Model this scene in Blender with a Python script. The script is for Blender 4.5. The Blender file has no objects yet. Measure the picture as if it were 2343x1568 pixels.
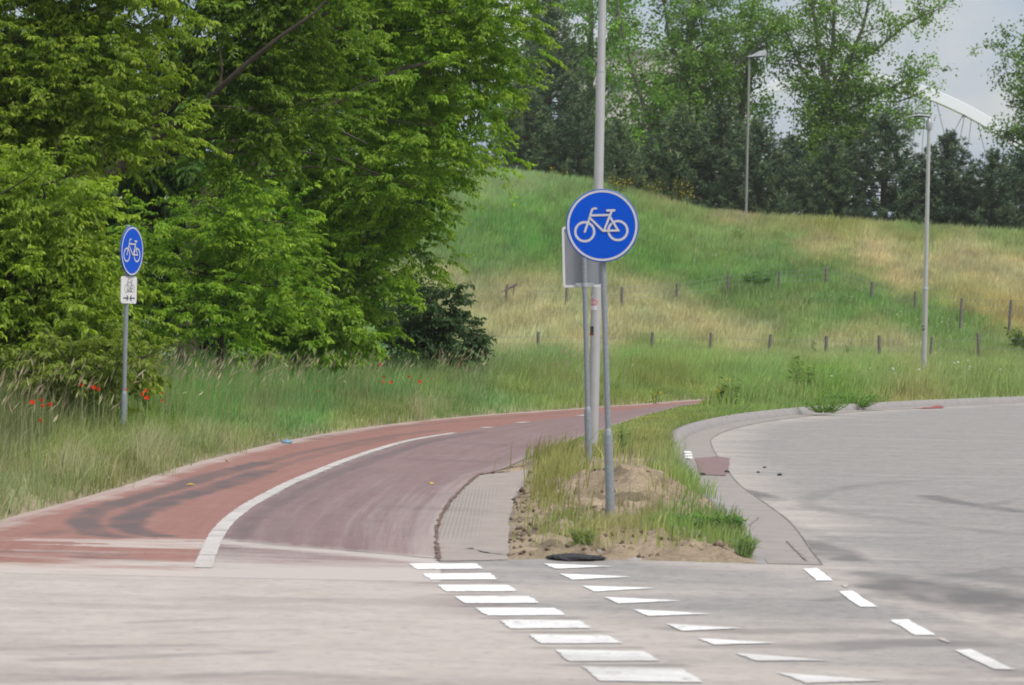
import bpy, bmesh, math, random
import numpy as np
from mathutils import Vector, Matrix

random.seed(7)
RNG = np.random.default_rng(11)
scene = bpy.context.scene
COL = scene.collection

# ------------------------------------------------------------------ camera
W, H, F = 2342.0, 1568.0, 8500.0          # measuring frame of the photograph
CX, CY = W / 2, H / 2
CAMZ = 1.65
ROLL = math.radians(1.2)
PITCH = math.atan(59.0 / F)
RM = Matrix.Rotation(math.pi / 2 - PITCH, 3, 'X') @ Matrix.Rotation(ROLL, 3, 'Z')
RN = np.array(RM)
cam_d = bpy.data.cameras.new('camera')
cam_d.sensor_width = 36.0
cam_d.lens = 36.0 * F / W
cam_d.clip_start = 0.5
cam_d.clip_end = 3000
cam = bpy.data.objects.new('camera', cam_d)
COL.objects.link(cam)
cam.matrix_world = Matrix.Translation((0, 0, CAMZ)) @ RM.to_4x4()
cam_d.dof.use_dof = True
cam_d.dof.focus_distance = 48.0
cam_d.dof.aperture_fstop = 7.0
scene.camera = cam
scene.render.resolution_x, scene.render.resolution_y = 1024, 685


def ray(u, v):
    return RN @ np.array([(u - CX) / F, -(v - CY) / F, -1.0])


def G(u, v, z=0.0):
    d = ray(u, v)
    t = (z - CAMZ) / d[2]
    return np.array([d[0] * t, d[1] * t, z])


def P(u, v, y):
    d = ray(u, v)
    t = y / d[1]
    return np.array([d[0] * t, y, CAMZ + d[2] * t])


def proj(p):
    q = (np.asarray(p, float) - np.array([0, 0, CAMZ])) @ RN
    w = -q[..., 2]
    w = np.where(np.abs(w) < 1e-3, 1e-3, w)
    return CX + F * q[..., 0] / w, CY - F * q[..., 1] / w


def GP(pts):
    return np.array([G(u, v)[:2] for u, v in pts])


# ------------------------------------------------------------------ noise
def _hash(ix, iy, s):
    h = (ix.astype(np.int64) * 374761393 + iy.astype(np.int64) * 668265263 + s * 1274126177) & 0xFFFFFFFF
    h = ((h ^ (h >> 13)) * 1274126177) & 0xFFFFFFFF
    return ((h ^ (h >> 16)) & 0xFFFF) / 65535.0


def vnoise(x, y, s=0):
    x = np.asarray(x, float); y = np.asarray(y, float)
    ix, iy = np.floor(x), np.floor(y)
    fx, fy = x - ix, y - iy
    fx = fx * fx * (3 - 2 * fx); fy = fy * fy * (3 - 2 * fy)
    a = _hash(ix, iy, s); b = _hash(ix + 1, iy, s); c = _hash(ix, iy + 1, s); d = _hash(ix + 1, iy + 1, s)
    return (a * (1 - fx) + b * fx) * (1 - fy) + (c * (1 - fx) + d * fx) * fy


def fbm(x, y, s=0, o=4):
    r = 0; a = 0.5; n = 0
    for k in range(o):
        r = r + a * vnoise(np.asarray(x) * 2 ** k, np.asarray(y) * 2 ** k, s + k * 17)
        n += a; a *= 0.5
    return r / n


def smooth(a, b, x):
    t = np.clip((x - a) / (b - a), 0, 1)
    return t * t * (3 - 2 * t)


def lin(c):
    c = np.asarray(c, float) / 255.0
    return np.where(c <= 0.04045, c / 12.92, ((c + 0.055) / 1.055) ** 2.4)


# ------------------------------------------------------------------ object helpers
def tag(o, label=None, cat=None, group=None, kind=None):
    if label: o['label'] = label
    if cat: o['category'] = cat
    if group: o['group'] = group
    if kind: o['kind'] = kind
    return o


def empty(name, loc=(0, 0, 0), label=None, cat=None, group=None, rz=0.0):
    o = bpy.data.objects.new(name, None)
    COL.objects.link(o)
    o.location = tuple(float(a) for a in loc)
    o.rotation_euler = (0, 0, rz)
    o.empty_display_size = 0.2
    return tag(o, label, cat, group)


def link(name, me, mat=None, parent=None, loc=None):
    o = bpy.data.objects.new(name, me)
    COL.objects.link(o)
    if mat is not None:
        me.materials.append(mat)
    if parent is not None:
        o.parent = parent
    if loc is not None:
        o.location = tuple(float(a) for a in loc)
    return o


def np_mesh(name, verts, faces, cols=None, smooth_=False, uv=None):
    """faces: list of integer arrays (n, k)"""
    me = bpy.data.meshes.new(name)
    verts = np.ascontiguousarray(verts, dtype=np.float32)
    me.vertices.add(len(verts))
    me.vertices.foreach_set('co', verts.ravel())
    if isinstance(faces, np.ndarray):
        faces = [faces]
    loops = np.concatenate([f.ravel() for f in faces]).astype(np.int32)
    tot = np.concatenate([np.full(len(f), f.shape[1], np.int32) for f in faces])
    st = np.concatenate([[0], np.cumsum(tot)[:-1]]).astype(np.int32)
    me.loops.add(len(loops))
    me.loops.foreach_set('vertex_index', loops)
    me.polygons.add(len(tot))
    me.polygons.foreach_set('loop_start', st)
    if smooth_:
        me.polygons.foreach_set('use_smooth', np.ones(len(tot), bool))
    me.update(calc_edges=True)
    if cols is not None:
        for nm, c in (cols.items() if isinstance(cols, dict) else (('Col', cols),)):
            a = me.color_attributes.new(nm, 'FLOAT_COLOR', 'POINT')
            c4 = np.ones((len(verts), 4), np.float32)
            c4[:, :3] = c
            a.data.foreach_set('color', c4.ravel())
    if uv is not None:
        l = me.uv_layers.new(name='UVMap')
        l.data.foreach_set('uv', np.ascontiguousarray(uv[loops], np.float32).ravel())
    return me


class MB:
    """collects simple shapes into one mesh"""
    def __init__(s):
        s.v = []; s.f = []

    def add(s, vs, fs):
        n = len(s.v)
        s.v += [tuple(map(float, p)) for p in vs]
        s.f += [tuple(i + n for i in f) for f in fs]

    def box(s, c, d, M=None):
        x, y, z = [k / 2 for k in d]
        vs = [Vector((i * x, j * y, k * z)) for i in (-1, 1) for j in (-1, 1) for k in (-1, 1)]
        if M is not None: vs = [M @ p for p in vs]
        vs = [p + Vector(c) for p in vs]
        s.add(vs, [(0, 1, 3, 2), (4, 6, 7, 5), (0, 4, 5, 1), (2, 3, 7, 6), (0, 2, 6, 4), (1, 5, 7, 3)])

    def tube(s, pts, rad, n=8, cap=True):
        pts = [Vector(tuple(map(float, p))) for p in pts]
        m = len(pts)
        if not hasattr(rad, '__len__'): rad = [rad] * m
        rings = []
        up = Vector((0.13, 0.27, 0.95))
        vs = []
        for i, p in enumerate(pts):
            d = (pts[min(i + 1, m - 1)] - pts[max(i - 1, 0)])
            if d.length < 1e-9: d = Vector((0, 0, 1))
            d.normalize()
            ref = up if abs(d.dot(up)) < 0.9 else Vector((1, 0, 0))
            a = d.cross(ref).normalized(); b = d.cross(a)
            for k in range(n):
                t = 2 * math.pi * k / n
                vs.append(p + (a * math.cos(t) + b * math.sin(t)) * rad[i])
        fs = []
        for i in range(m - 1):
            for k in range(n):
                k2 = (k + 1) % n
                fs.append((i * n + k, i * n + k2, (i + 1) * n + k2, (i + 1) * n + k))
        if cap:
            fs.append(tuple(range(n))[::-1]); fs.append(tuple((m - 1) * n + k for k in range(n)))
        s.add(vs, fs)

    def lathe(s, prof, n=16, c=(0, 0, 0)):
        s.tube([(c[0], c[1], c[2] + z) for r, z in prof], [r for r, z in prof], n)

    def prism(s, poly, h, M=None, z0=0.0):
        """poly in xy extruded along z"""
        n = len(poly)
        vs = [Vector((x, y, z0)) for x, y in poly] + [Vector((x, y, z0 + h)) for x, y in poly]
        if M is not None: vs = [M @ p for p in vs]
        fs = [tuple(range(n))[::-1], tuple(range(n, 2 * n))]
        fs += [(i, (i + 1) % n, n + (i + 1) % n, n + i) for i in range(n)]
        s.add(vs, fs)

    def build(s, name, mat, parent=None, smooth_=False, bevel=0.0):
        me = bpy.data.meshes.new(name)
        me.from_pydata(s.v, [], s.f)
        bm = bmesh.new(); bm.from_mesh(me)
        bmesh.ops.recalc_face_normals(bm, faces=bm.faces)
        if bevel > 0:
            bmesh.ops.bevel(bm, geom=[e for e in bm.edges if e.calc_face_angle(0) > 0.6], offset=bevel, segments=2, affect='EDGES', profile=0.5)
        bm.to_mesh(me); bm.free()
        if smooth_:
            for p in me.polygons: p.use_smooth = True
        o = link(name, me, mat, parent)
        if smooth_:
            try:
                me.set_sharp_from_angle(angle=math.radians(38))
            except Exception:
                pass
        return o


# ------------------------------------------------------------------ materials
class NT:
    def __init__(s, name):
        s.m = bpy.data.materials.new(name); s.m.use_nodes = True
        s.t = s.m.node_tree; s.t.nodes.clear()
        s.out = s.t.nodes.new('ShaderNodeOutputMaterial')

    def n(s, typ, **kw):
        nd = s.t.nodes.new(typ)
        for k, v in kw.items():
            if k.startswith('i_'):
                key = k[2:]
                key = int(key) if key.isdigit() else key.replace('_', ' ')
                if hasattr(v, 'bl_idname') or isinstance(v, bpy.types.NodeSocket):
                    s.t.links.new(v, nd.inputs[key])
                else:
                    nd.inputs[key].default_value = v
            else:
                setattr(nd, k, v)
        return nd

    def l(s, a, b): s.t.links.new(a, b)

    def pos(s, scale=(1, 1, 1), obj=False):
        c = s.n('ShaderNodeTexCoord').outputs['Object'] if obj else s.n('ShaderNodeNewGeometry').outputs['Position']
        mp = s.n('ShaderNodeMapping'); s.l(c, mp.inputs['Vector']); mp.inputs['Scale'].default_value = scale
        return mp.outputs[0]

    def noise(s, vec, scale, detail=4, rough=0.6, dist=0.0):
        nd = s.n('ShaderNodeTexNoise'); s.l(vec, nd.inputs['Vector'])
        nd.inputs['Scale'].default_value = scale; nd.inputs['Detail'].default_value = detail
        nd.inputs['Roughness'].default_value = rough; nd.inputs['Distortion'].default_value = dist
        return nd.outputs[0]

    def ramp(s, fac, a, b, ca=(0, 0, 0, 1), cb=(1, 1, 1, 1)):
        r = s.n('ShaderNodeValToRGB'); s.l(fac, r.inputs[0])
        r.color_ramp.elements[0].position = a; r.color_ramp.elements[1].position = b
        r.color_ramp.elements[0].color = ca; r.color_ramp.elements[1].color = cb
        return r.outputs[0]

    def mix(s, fac, a, b, mode='MIX'):
        m = s.n('ShaderNodeMixRGB', blend_type=mode)
        for k, v in ((0, fac), (1, a), (2, b)):
            if isinstance(v, bpy.types.NodeSocket): s.l(v, m.inputs[k])
            elif k == 0: m.inputs[0].default_value = v
            else: m.inputs[k].default_value = (*v[:3], 1)
        return m.outputs[0]

    def math(s, op, a, b=0.0):
        m = s.n('ShaderNodeMath', operation=op)
        for k, v in ((0, a), (1, b)):
            if isinstance(v, bpy.types.NodeSocket): s.l(v, m.inputs[k])
            else: m.inputs[k].default_value = v
        return m.outputs[0]

    def attr(s, nm):
        return s.n('ShaderNodeAttribute', attribute_name=nm).outputs['Color']

    def pr(s, col, rough=0.7, metal=0.0, bump=None, bstr=0.2, bdist=0.01, spec=0.5):
        p = s.n('ShaderNodeBsdfPrincipled')
        for k, v in (('Base Color', col), ('Roughness', rough), ('Metallic', metal)):
            if isinstance(v, bpy.types.NodeSocket): s.l(v, p.inputs[k])
            elif k == 'Base Color': p.inputs[k].default_value = (*v[:3], 1)
            else: p.inputs[k].default_value = v
        p.inputs['Specular IOR Level'].default_value = spec
        if bump is not None:
            b = s.n('ShaderNodeBump'); b.inputs['Strength'].default_value = bstr; b.inputs['Distance'].default_value = bdist
            s.l(bump, b.inputs['Height']); s.l(b.outputs[0], p.inputs['Normal'])
        s.l(p.outputs[0], s.out.inputs[0])
        return s.m


def mat_plain(name, c, rough=0.6, metal=0.0, var=0.12, scale=6.0, c2=None, bstr=0.1, spec=0.5, obj=True):
    t = NT(name)
    v = t.pos((1, 1, 1), obj)
    f = t.noise(v, scale, 5, 0.65)
    c2 = c2 or tuple(k * (1 - var * 2) for k in c)
    col = t.mix(t.ramp(f, 0.35, 0.7), c2, c)
    return t.pr(col, rough, metal, f, bstr, 0.005, spec)


def mat_leaf(name, trans=0.35, gloss=0.06, rough=0.5):
    t = NT(name)
    c = t.attr('Col')
    d = t.n('ShaderNodeBsdfDiffuse'); t.l(c, d.inputs[0])
    tr = t.n('ShaderNodeBsdfTranslucent')
    t.l(t.mix(1.0, c, (0.95, 1.0, 0.65), 'MULTIPLY'), tr.inputs[0])
    m = t.n('ShaderNodeMixShader'); m.inputs[0].default_value = trans
    t.l(d.outputs[0], m.inputs[1]); t.l(tr.outputs[0], m.inputs[2])
    if gloss > 0:
        g = t.n('ShaderNodeBsdfGlossy'); g.inputs['Roughness'].default_value = rough
        m2 = t.n('ShaderNodeMixShader'); m2.inputs[0].default_value = gloss
        t.l(m.outputs[0], m2.inputs[1]); t.l(g.outputs[0], m2.inputs[2]); m = m2
    t.l(m.outputs[0], t.out.inputs[0])
    return t.m


M = {}
M['leaf'] = mat_leaf('leaf_surface', 0.5, 0.02, 0.6)
M['needle'] = mat_leaf('needle_surface', 0.12, 0.03, 0.5)
_nt = M['needle'].node_tree
_at = next(n for n in _nt.nodes if n.bl_idname == 'ShaderNodeAttribute')
_oi = _nt.nodes.new('ShaderNodeObjectInfo'); _rp = _nt.nodes.new('ShaderNodeValToRGB')
_rp.color_ramp.elements[0].color = (0.62, 0.66, 0.68, 1); _rp.color_ramp.elements[1].color = (1.35, 1.28, 1.0, 1)
_mm = _nt.nodes.new('ShaderNodeMixRGB'); _mm.blend_type = 'MULTIPLY'; _mm.inputs[0].default_value = 1.0
_tg = [l.to_socket for l in _at.outputs['Color'].links]
_nt.links.new(_oi.outputs['Random'], _rp.inputs[0]); _nt.links.new(_at.outputs['Color'], _mm.inputs[1]); _nt.links.new(_rp.outputs[0], _mm.inputs[2])
for _t in _tg: _nt.links.new(_mm.outputs[0], _t)
M['grass'] = mat_leaf('grass_blade_surface', 0.45, 0.02, 0.5)
M['petal'] = mat_leaf('petal_surface', 0.3, 0.0)
M['bark'] = mat_plain('bark', (0.085, 0.066, 0.05), 0.9, 0, 0.25, 9, bstr=0.5)
M['bark_pale'] = mat_plain('pale_bark', (0.20, 0.18, 0.15), 0.9, 0, 0.25, 3, bstr=0.4)
M['deadwood'] = mat_plain('dead_wood', (0.33, 0.28, 0.22), 0.85, 0, 0.2, 9)
M['post'] = mat_plain('weathered_post_wood', (0.19, 0.165, 0.15), 0.9, 0, 0.22, 14, bstr=0.4)
M['wire'] = mat_plain('fence_wire', (0.30, 0.31, 0.31), 0.5, 0.4)
M['galv'] = mat_plain('galvanised_steel', (0.30, 0.33, 0.35), 0.48, 0.35, 0.13, 40, bstr=0.03)
M['galv_light'] = mat_plain('bright_galvanised_steel', (0.42, 0.44, 0.45), 0.45, 0.3, 0.1, 30, bstr=0.03)
M['alu'] = mat_plain('brushed_aluminium', (0.50, 0.49, 0.48), 0.38, 0.45, 0.05, 5, bstr=0.02)
M['alu_far'] = mat_plain('dull_aluminium', (0.25, 0.25, 0.25), 0.5, 0.1, 0.06, 5, bstr=0.02)
M['sign_blue'] = mat_plain('blue_sign_film', (0.0, 0.072, 0.52), 0.5, 0, 0.03, 3, bstr=0.0, spec=0.15)
M['sign_rim'] = mat_plain('blue_sign_rim', (0.015, 0.09, 0.42), 0.4, 0, 0.1, 20, bstr=0.0)
M['sign_white'] = mat_plain('white_sign_film', (0.52, 0.52, 0.535), 0.5, 0, 0.04, 10, bstr=0.0, spec=0.2)
M['plate_white'] = mat_plain('white_plate_film', (0.66, 0.66, 0.66), 0.45, 0, 0.05, 6, bstr=0.0)
M['navy'] = mat_plain('navy_print', (0.02, 0.025, 0.06), 0.5, 0, 0.05)
M['sign_back'] = mat_plain('grey_sign_back', (0.25, 0.265, 0.29), 0.5, 0.1, 0.06, 4, bstr=0.0)
M['dark_plastic'] = mat_plain('dark_plastic', (0.03, 0.03, 0.035), 0.4)
M['lamp_glass'] = mat_plain('dull_lamp_glass', (0.10, 0.11, 0.13), 0.2)
M['lamp_shell'] = mat_plain('grey_lamp_shell', (0.34, 0.35, 0.37), 0.4, 0.2, 0.06, 8, bstr=0.0)
M['sticker_white'] = mat_plain('sticker_paper', (0.62, 0.62, 0.66), 0.5, 0, 0.04)
M['sticker_red'] = mat_plain('faded_red_print', (0.60, 0.22, 0.25), 0.5, 0, 0.1, 60)
M['sticker_dark'] = mat_plain('dark_sticker_film', (0.03, 0.045, 0.075), 0.4, 0, 0.1)
M['sticker_orange'] = mat_plain('orange_print', (0.30, 0.075, 0.04), 0.5, 0, 0.2, 90)
M['sticker_maroon'] = mat_plain('maroon_print', (0.20, 0.045, 0.06), 0.5, 0, 0.1)
M['grey_print'] = mat_plain('grey_print', (0.16, 0.16, 0.19), 0.5, 0, 0.1)
M['wall'] = mat_plain('pale_cladding', (0.53, 0.49, 0.48), 0.8, 0, 0.03, 0.4, bstr=0.0)
M['roof'] = mat_plain('grey_roof', (0.30, 0.30, 0.29), 0.7, 0, 0.05, 0.5)
M['window_glass'] = mat_plain('window_glass', (0.07, 0.09, 0.11), 0.12, 0, 0.1)
M['frame_white'] = mat_plain('white_window_frame', (0.5, 0.5, 0.5), 0.6)
M['bridge'] = mat_plain('white_bridge_steel', (0.60, 0.625, 0.66), 0.5, 0, 0.03, 0.1, bstr=0.0)
M['cable'] = mat_plain('bridge_cable', (0.17, 0.19, 0.24), 0.6)
M['blue_litter'] = mat_plain('blue_wrapper', (0.14, 0.27, 0.38), 0.4)
M['yellow_leaf'] = mat_plain('yellow_leaf', (0.55, 0.36, 0.04), 0.7)
M['crumb'] = mat_plain('black_asphalt_crumb', (0.022, 0.022, 0.026), 0.85, 0, 0.3, 40, bstr=0.6)
M['crack'] = mat_plain('dark_joint_filler', (0.11, 0.10, 0.095), 0.95, 0, 0.35, 3, c2=(0.27, 0.245, 0.225), obj=False)
M['rust_edge'] = mat_plain('red_asphalt_edge', (0.20, 0.115, 0.09), 0.95, 0, 0.3, 9, obj=False)
M['red_paint'] = mat_plain('red_spilled_paint', (0.34, 0.075, 0.06), 0.8, 0, 0.2, 12, obj=False)
M['kerb_white'] = mat_plain('white_kerb_paint', (0.72, 0.72, 0.70), 0.7, 0, 0.1, 20, obj=False)


def mat_paint():
    t = NT('white_road_paint')
    v = t.pos((0.35, 1.6, 1))
    v2 = t.pos((1, 1, 1))
    wear = t.math('ADD', t.math('MULTIPLY', t.noise(v, 1.2, 5, 0.7), 0.75), t.math('MULTIPLY', t.noise(v2, 60, 3), 0.25))
    near = t.n('ShaderNodeSeparateXYZ'); t.l(t.n('ShaderNodeNewGeometry').outputs['Position'], near.inputs[0])
    fall = t.ramp(t.math('DIVIDE', near.outputs[1], 30.0), 0.60, 0.72)   # paint nearest the carriageway is dirtiest
    dirty = t.mix(t.ramp(wear, 0.40, 0.66), (0.62, 0.61, 0.59), (0.36, 0.345, 0.33))
    clean = t.mix(t.ramp(wear, 0.5, 0.75), (0.76, 0.76, 0.75), (0.60, 0.59, 0.57))
    chip = t.math('ADD', t.math('MULTIPLY', t.noise(v2, 7, 6, 0.8), 0.7), t.math('MULTIPLY', t.noise(v2, 55, 3, 0.7), 0.3))
    painted = t.mix(t.ramp(chip, 0.54, 0.61), t.mix(fall, dirty, clean), (0.27, 0.255, 0.24))
    return t.pr(painted, 0.75, 0, t.noise(v2, 80, 3), 0.15, 0.003, 0.3)


def mat_line_paint():
    t = NT('worn_line_paint')
    v2 = t.pos((1, 1, 1))
    f = t.noise(v2, 3.0, 6, 0.75)
    g = t.noise(v2, 50, 4, 0.7)
    col = t.mix(t.ramp(t.math('ADD', t.math('MULTIPLY', f, .6), t.math('MULTIPLY', g, .4)), 0.40, 0.66), (0.50, 0.475, 0.45), (0.29, 0.265, 0.25))
    sp = t.n('ShaderNodeSeparateXYZ'); t.l(t.n('ShaderNodeNewGeometry').outputs['Position'], sp.inputs[0])
    yy = t.math('ADD', sp.outputs[1], t.math('MULTIPLY', t.math('SUBTRACT', t.noise(t.pos((0.8, 2.5, 1)), 3.0, 5, 0.7), 0.5), 2.2))
    col = t.mix(t.ramp(t.math('DIVIDE', yy, 30.0), 0.762, 0.818, (1, 1, 1, 1), (0, 0, 0, 1)), col, (0.42, 0.378, 0.345))   # dust from the crossing lies over its near end
    return t.pr(col, 0.8, 0, g, 0.15, 0.003, 0.3)


def mat_road():
    t = NT('dusty_asphalt')
    v = t.pos((1, 1, 1))
    grit = t.noise(v, 38, 5, 0.8)
    mid = t.noise(v, 2.1, 6, 0.7)
    spk = t.n('ShaderNodeTexVoronoi'); t.l(v, spk.inputs['Vector']); spk.inputs['Scale'].default_value = 4.5
    mot = t.noise(v, 9, 6, 0.75)
    sep = t.n('ShaderNodeSeparateColor'); t.l(t.attr('Mask'), sep.inputs[0])       # r dust, g red asphalt, b rubber
    streak = t.noise(t.pos((0.16, 0.95, 1)), 1.5, 6, 0.62)
    asphalt = t.mix(t.ramp(mid, 0.3, 0.7), (0.222, 0.211, 0.20), (0.312, 0.296, 0.278))
    asphalt = t.mix(t.ramp(grit, 0.35, 0.68), t.mix(0.30, asphalt, (0.11, 0.108, 0.107)), t.mix(0.15, asphalt, (0.38, 0.37, 0.36)))
    asphalt = t.mix(t.ramp(mot, 0.30, 0.52, (0.75, 0.75, 0.75, 1), (0, 0, 0, 1)), asphalt, (0.14, 0.136, 0.132))
    red = t.mix(t.ramp(grit, 0.35, 0.68), (0.165, 0.125, 0.128), (0.225, 0.17, 0.168))
    base = t.mix(sep.outputs[1], asphalt, red)
    dustc = t.mix(t.ramp(mid, 0.3, 0.75), (0.35, 0.31, 0.282), (0.44, 0.40, 0.365))
    dm = t.math('ADD', sep.outputs[0], t.math('MULTIPLY', t.math('SUBTRACT', streak, 0.5), 1.25))
    dm = t.math('ADD', dm, t.math('MULTIPLY', t.math('SUBTRACT', grit, 0.5), 0.5))
    col = t.mix(t.ramp(dm, 0.12, 0.95), base, dustc)
    col = t.mix(sep.outputs[2], col, (0.085, 0.083, 0.085))
    col = t.mix(t.ramp(spk.outputs['Distance'], 0.04, 0.11, (0.6, 0.6, 0.6, 1), (0, 0, 0, 1)), col, (0.13, 0.12, 0.115))
    col = t.mix(t.ramp(mot, 0.32, 0.5, (0.4, 0.4, 0.4, 1), (0, 0, 0, 1)), col, (0.17, 0.155, 0.145))
    return t.pr(col, 0.92, 0, grit, 0.35, 0.006, 0.25)


def mat_path(name, c1, c2, dusty):
    t = NT(name)
    v = t.pos((1, 1, 1))
    grit = t.noise(v, 42, 5, 0.8)
    mid = t.noise(v, 1.3, 6, 0.7)
    uv = t.n('ShaderNodeTexCoord').outputs['UV']
    mp = t.n('ShaderNodeMapping'); t.l(uv, mp.inputs[0]); mp.inputs['Scale'].default_value = (9, 0.35, 1)
    streak = t.noise(mp.outputs[0], 1.5, 6, 0.7)
    sep = t.n('ShaderNodeSeparateColor'); t.l(t.attr('Mask'), sep.inputs[0])
    col = t.mix(t.ramp(t.math('ADD', t.math('MULTIPLY', streak, .6), t.math('MULTIPLY', mid, .4)), 0.36, 0.64), c1, c2)
    col = t.mix(t.ramp(grit, 0.30, 0.75, (0.28, 0.28, 0.28, 1), (0, 0, 0, 1)), col, tuple(k * 0.45 for k in c1))
    mp2 = t.n('ShaderNodeMapping'); t.l(uv, mp2.inputs[0]); mp2.inputs['Scale'].default_value = (14, 0.22, 1); mp2.inputs['Location'].default_value = (3, 7, 0)
    fine = t.noise(mp2.outputs[0], 1.3, 7, 0.72)
    cross = t.noise(t.pos((0.7, 2.6, 1)), 2.2, 7, 0.8)
    seamy = sep.outputs[1]
    mot = t.noise(v, 8, 6, 0.75)
    col = t.mix(t.ramp(mot, 0.30, 0.55, (0.4, 0.4, 0.4, 1), (0, 0, 0, 1)), col, tuple(k * 0.55 for k in c1))
    st = t.math('ADD', t.math('MULTIPLY', fine, t.math('SUBTRACT', 1.0, seamy)), t.math('MULTIPLY', cross, seamy))
    dm = t.math('ADD', sep.outputs[0], t.math('MULTIPLY', t.math('SUBTRACT', st, 0.5), t.math('ADD', 0.9, t.math('MULTIPLY', seamy, 1.2))))
    dm = t.math('ADD', dm, t.math('MULTIPLY', t.math('SUBTRACT', grit, 0.5), 0.55))
    col = t.mix(t.math('MULTIPLY', sep.outputs[2], 0.9), col, (0.095, 0.082, 0.084))
    col = t.mix(t.ramp(dm, 0.18, 0.9), col, dusty)
    return t.pr(col, 0.93, 0, grit, 0.3, 0.005, 0.2)


def mat_concrete(name, c1, c2, ridges=False):
    t = NT(name)
    v = t.pos((1, 1, 1))
    f = t.noise(v, 3, 6, 0.7); g = t.noise(v, 45, 4, 0.75)
    col = t.mix(t.ramp(f, 0.35, 0.68), c1, c2)
    col = t.mix(t.ramp(g, 0.3, 0.72, (0.35, 0.35, 0.35, 1), (0, 0, 0, 1)), col, tuple(k * 0.45 for k in c1))
    if ridges:
        sep = t.n('ShaderNodeSeparateColor'); t.l(t.attr('Mask'), sep.inputs[0])
        w = t.n('ShaderNodeTexWave', bands_direction='X'); t.l(t.pos((1, 0.12, 1)), w.inputs[0])
        w.inputs['Scale'].default_value = 9.5; w.inputs['Distortion'].default_value = 1.2
        rr = t.math('MULTIPLY', sep.outputs[0], t.ramp(w.outputs[0], 0.35, 0.6))
        col = t.mix(t.math('MULTIPLY', rr, 0.34), col, (0.13, 0.125, 0.125))
    return t.pr(col, 0.92, 0, g, 0.3, 0.005, 0.2)


def mat_ground():
    t = NT('soil_and_turf')
    v = t.pos((1, 1, 1))
    a = t.noise(v, 5, 7, 0.75); b = t.noise(v, 28, 5, 0.8)
    c = t.attr('Col')
    col = t.mix(t.ramp(a, 0.36, 0.60), t.mix(0.42, c, (0.12, 0.09, 0.062)), c)
    col = t.mix(t.ramp(b, 0.38, 0.58, (0.5, 0.5, 0.5, 1), (0, 0, 0, 1)), col, (0.11, 0.085, 0.06))
    return t.pr(col, 0.96, 0, t.math('ADD', a, b), 0.7, 0.03, 0.1)


M['paint'] = mat_paint()
M['line'] = mat_line_paint()
M['road'] = mat_road()
M['lane_red'] = mat_path('salmon_red_asphalt', (0.255, 0.128, 0.105), (0.308, 0.174, 0.150), (0.42, 0.375, 0.34))
M['lane_purple'] = mat_path('purple_red_asphalt', (0.205, 0.130, 0.128), (0.255, 0.192, 0.190), (0.40, 0.36, 0.335))
M['ramp'] = mat_concrete('milled_dusty_asphalt', (0.29, 0.25, 0.225), (0.36, 0.312, 0.28), True)
M['kerb'] = mat_concrete('kerb_concrete', (0.26, 0.245, 0.238), (0.31, 0.29, 0.28))
M['gutter'] = mat_concrete('gutter_concrete', (0.265, 0.245, 0.228), (0.335, 0.30, 0.275))
M['ground'] = mat_ground()

# ------------------------------------------------------------------ plan of the place
Lv = [(-2600, 1345), (-1200, 1330), (-400, 1303), (-150, 1236), (0, 1192), (120, 1160), (200, 1138), (300, 1108), (400, 1074), (500, 1047), (600, 1022),
      (700, 1001), (800, 985), (900, 971), (1000, 960), (1100, 951), (1200, 944), (1300, 937), (1400, 930), (1500, 923), (1590, 916), (1800, 905), (2200, 893)]
Cv = [(463, 1322), (465, 1300), (473, 1275), (490, 1237), (512, 1205), (538, 1181), (572, 1157), (612, 1134), (660, 1109), (720, 1083), (790, 1055),
      (860, 1031), (940, 1009), (1040, 992), (1115, 980), (1195, 968), (1340, 950), (1460, 937), (1590, 922), (1800, 910), (2200, 897)]
Rv = [(1010, 1322), (1003, 1280), (998, 1225), (1008, 1185), (1038, 1140), (1072, 1106), (1095, 1088), (1150, 1074), (1215, 1045), (1270, 1022), (1335, 1000), (1400, 977),
      (1460, 957), (1520, 942), (1590, 928), (1800, 915), (2200, 901)]
Kv = [(1738, 1290), (1722, 1262), (1690, 1195), (1640, 1148), (1592, 1105), (1565, 1055), (1553, 1015), (1562, 1000), (1600, 984), (1680, 966), (1780, 953),
      (1900, 942), (2000, 936), (2150, 928), (2342, 920), (2600, 910), (3000, 900), (3600, 893)]


def curve(pts, step=0.25):
    g = GP(pts)
    # Catmull-Rom through the ground points
    out = []
    for i in range(len(g) - 1):
        p0 = g[max(i - 1, 0)]; p1 = g[i]; p2 = g[i + 1]; p3 = g[min(i + 2, len(g) - 1)]
        n = max(2, int(np.linalg.norm(p2 - p1) / step))
        for k in range(n):
            t = k / n
            out.append(0.5 * ((2 * p1) + (-p0 + p2) * t + (2 * p0 - 5 * p1 + 4 * p2 - p3) * t * t + (-p0 + 3 * p1 - 3 * p2 + p3) * t ** 3))
    out.append(g[-1])
    return np.array(out)


Lg, Cg, Rg, Kg = curve(Lv), curve(Cv), curve(Rv), curve(Kv)
YFRONT = 22.9


def xof(c, y):
    o = np.argsort(c[:, 1])
    return np.interp(y, c[o, 1], c[o, 0])


def inpoly(x, y, poly):
    r = np.zeros(x.shape, bool)
    n = len(poly)
    for i in range(n):
        x1, y1 = poly[i]; x2, y2 = poly[(i + 1) % n]
        c = (y1 > y) != (y2 > y)
        if y1 == y2: continue
        r ^= c & (x < (x2 - x1) * (y - y1) / (y2 - y1) + x1)
    return r


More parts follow.
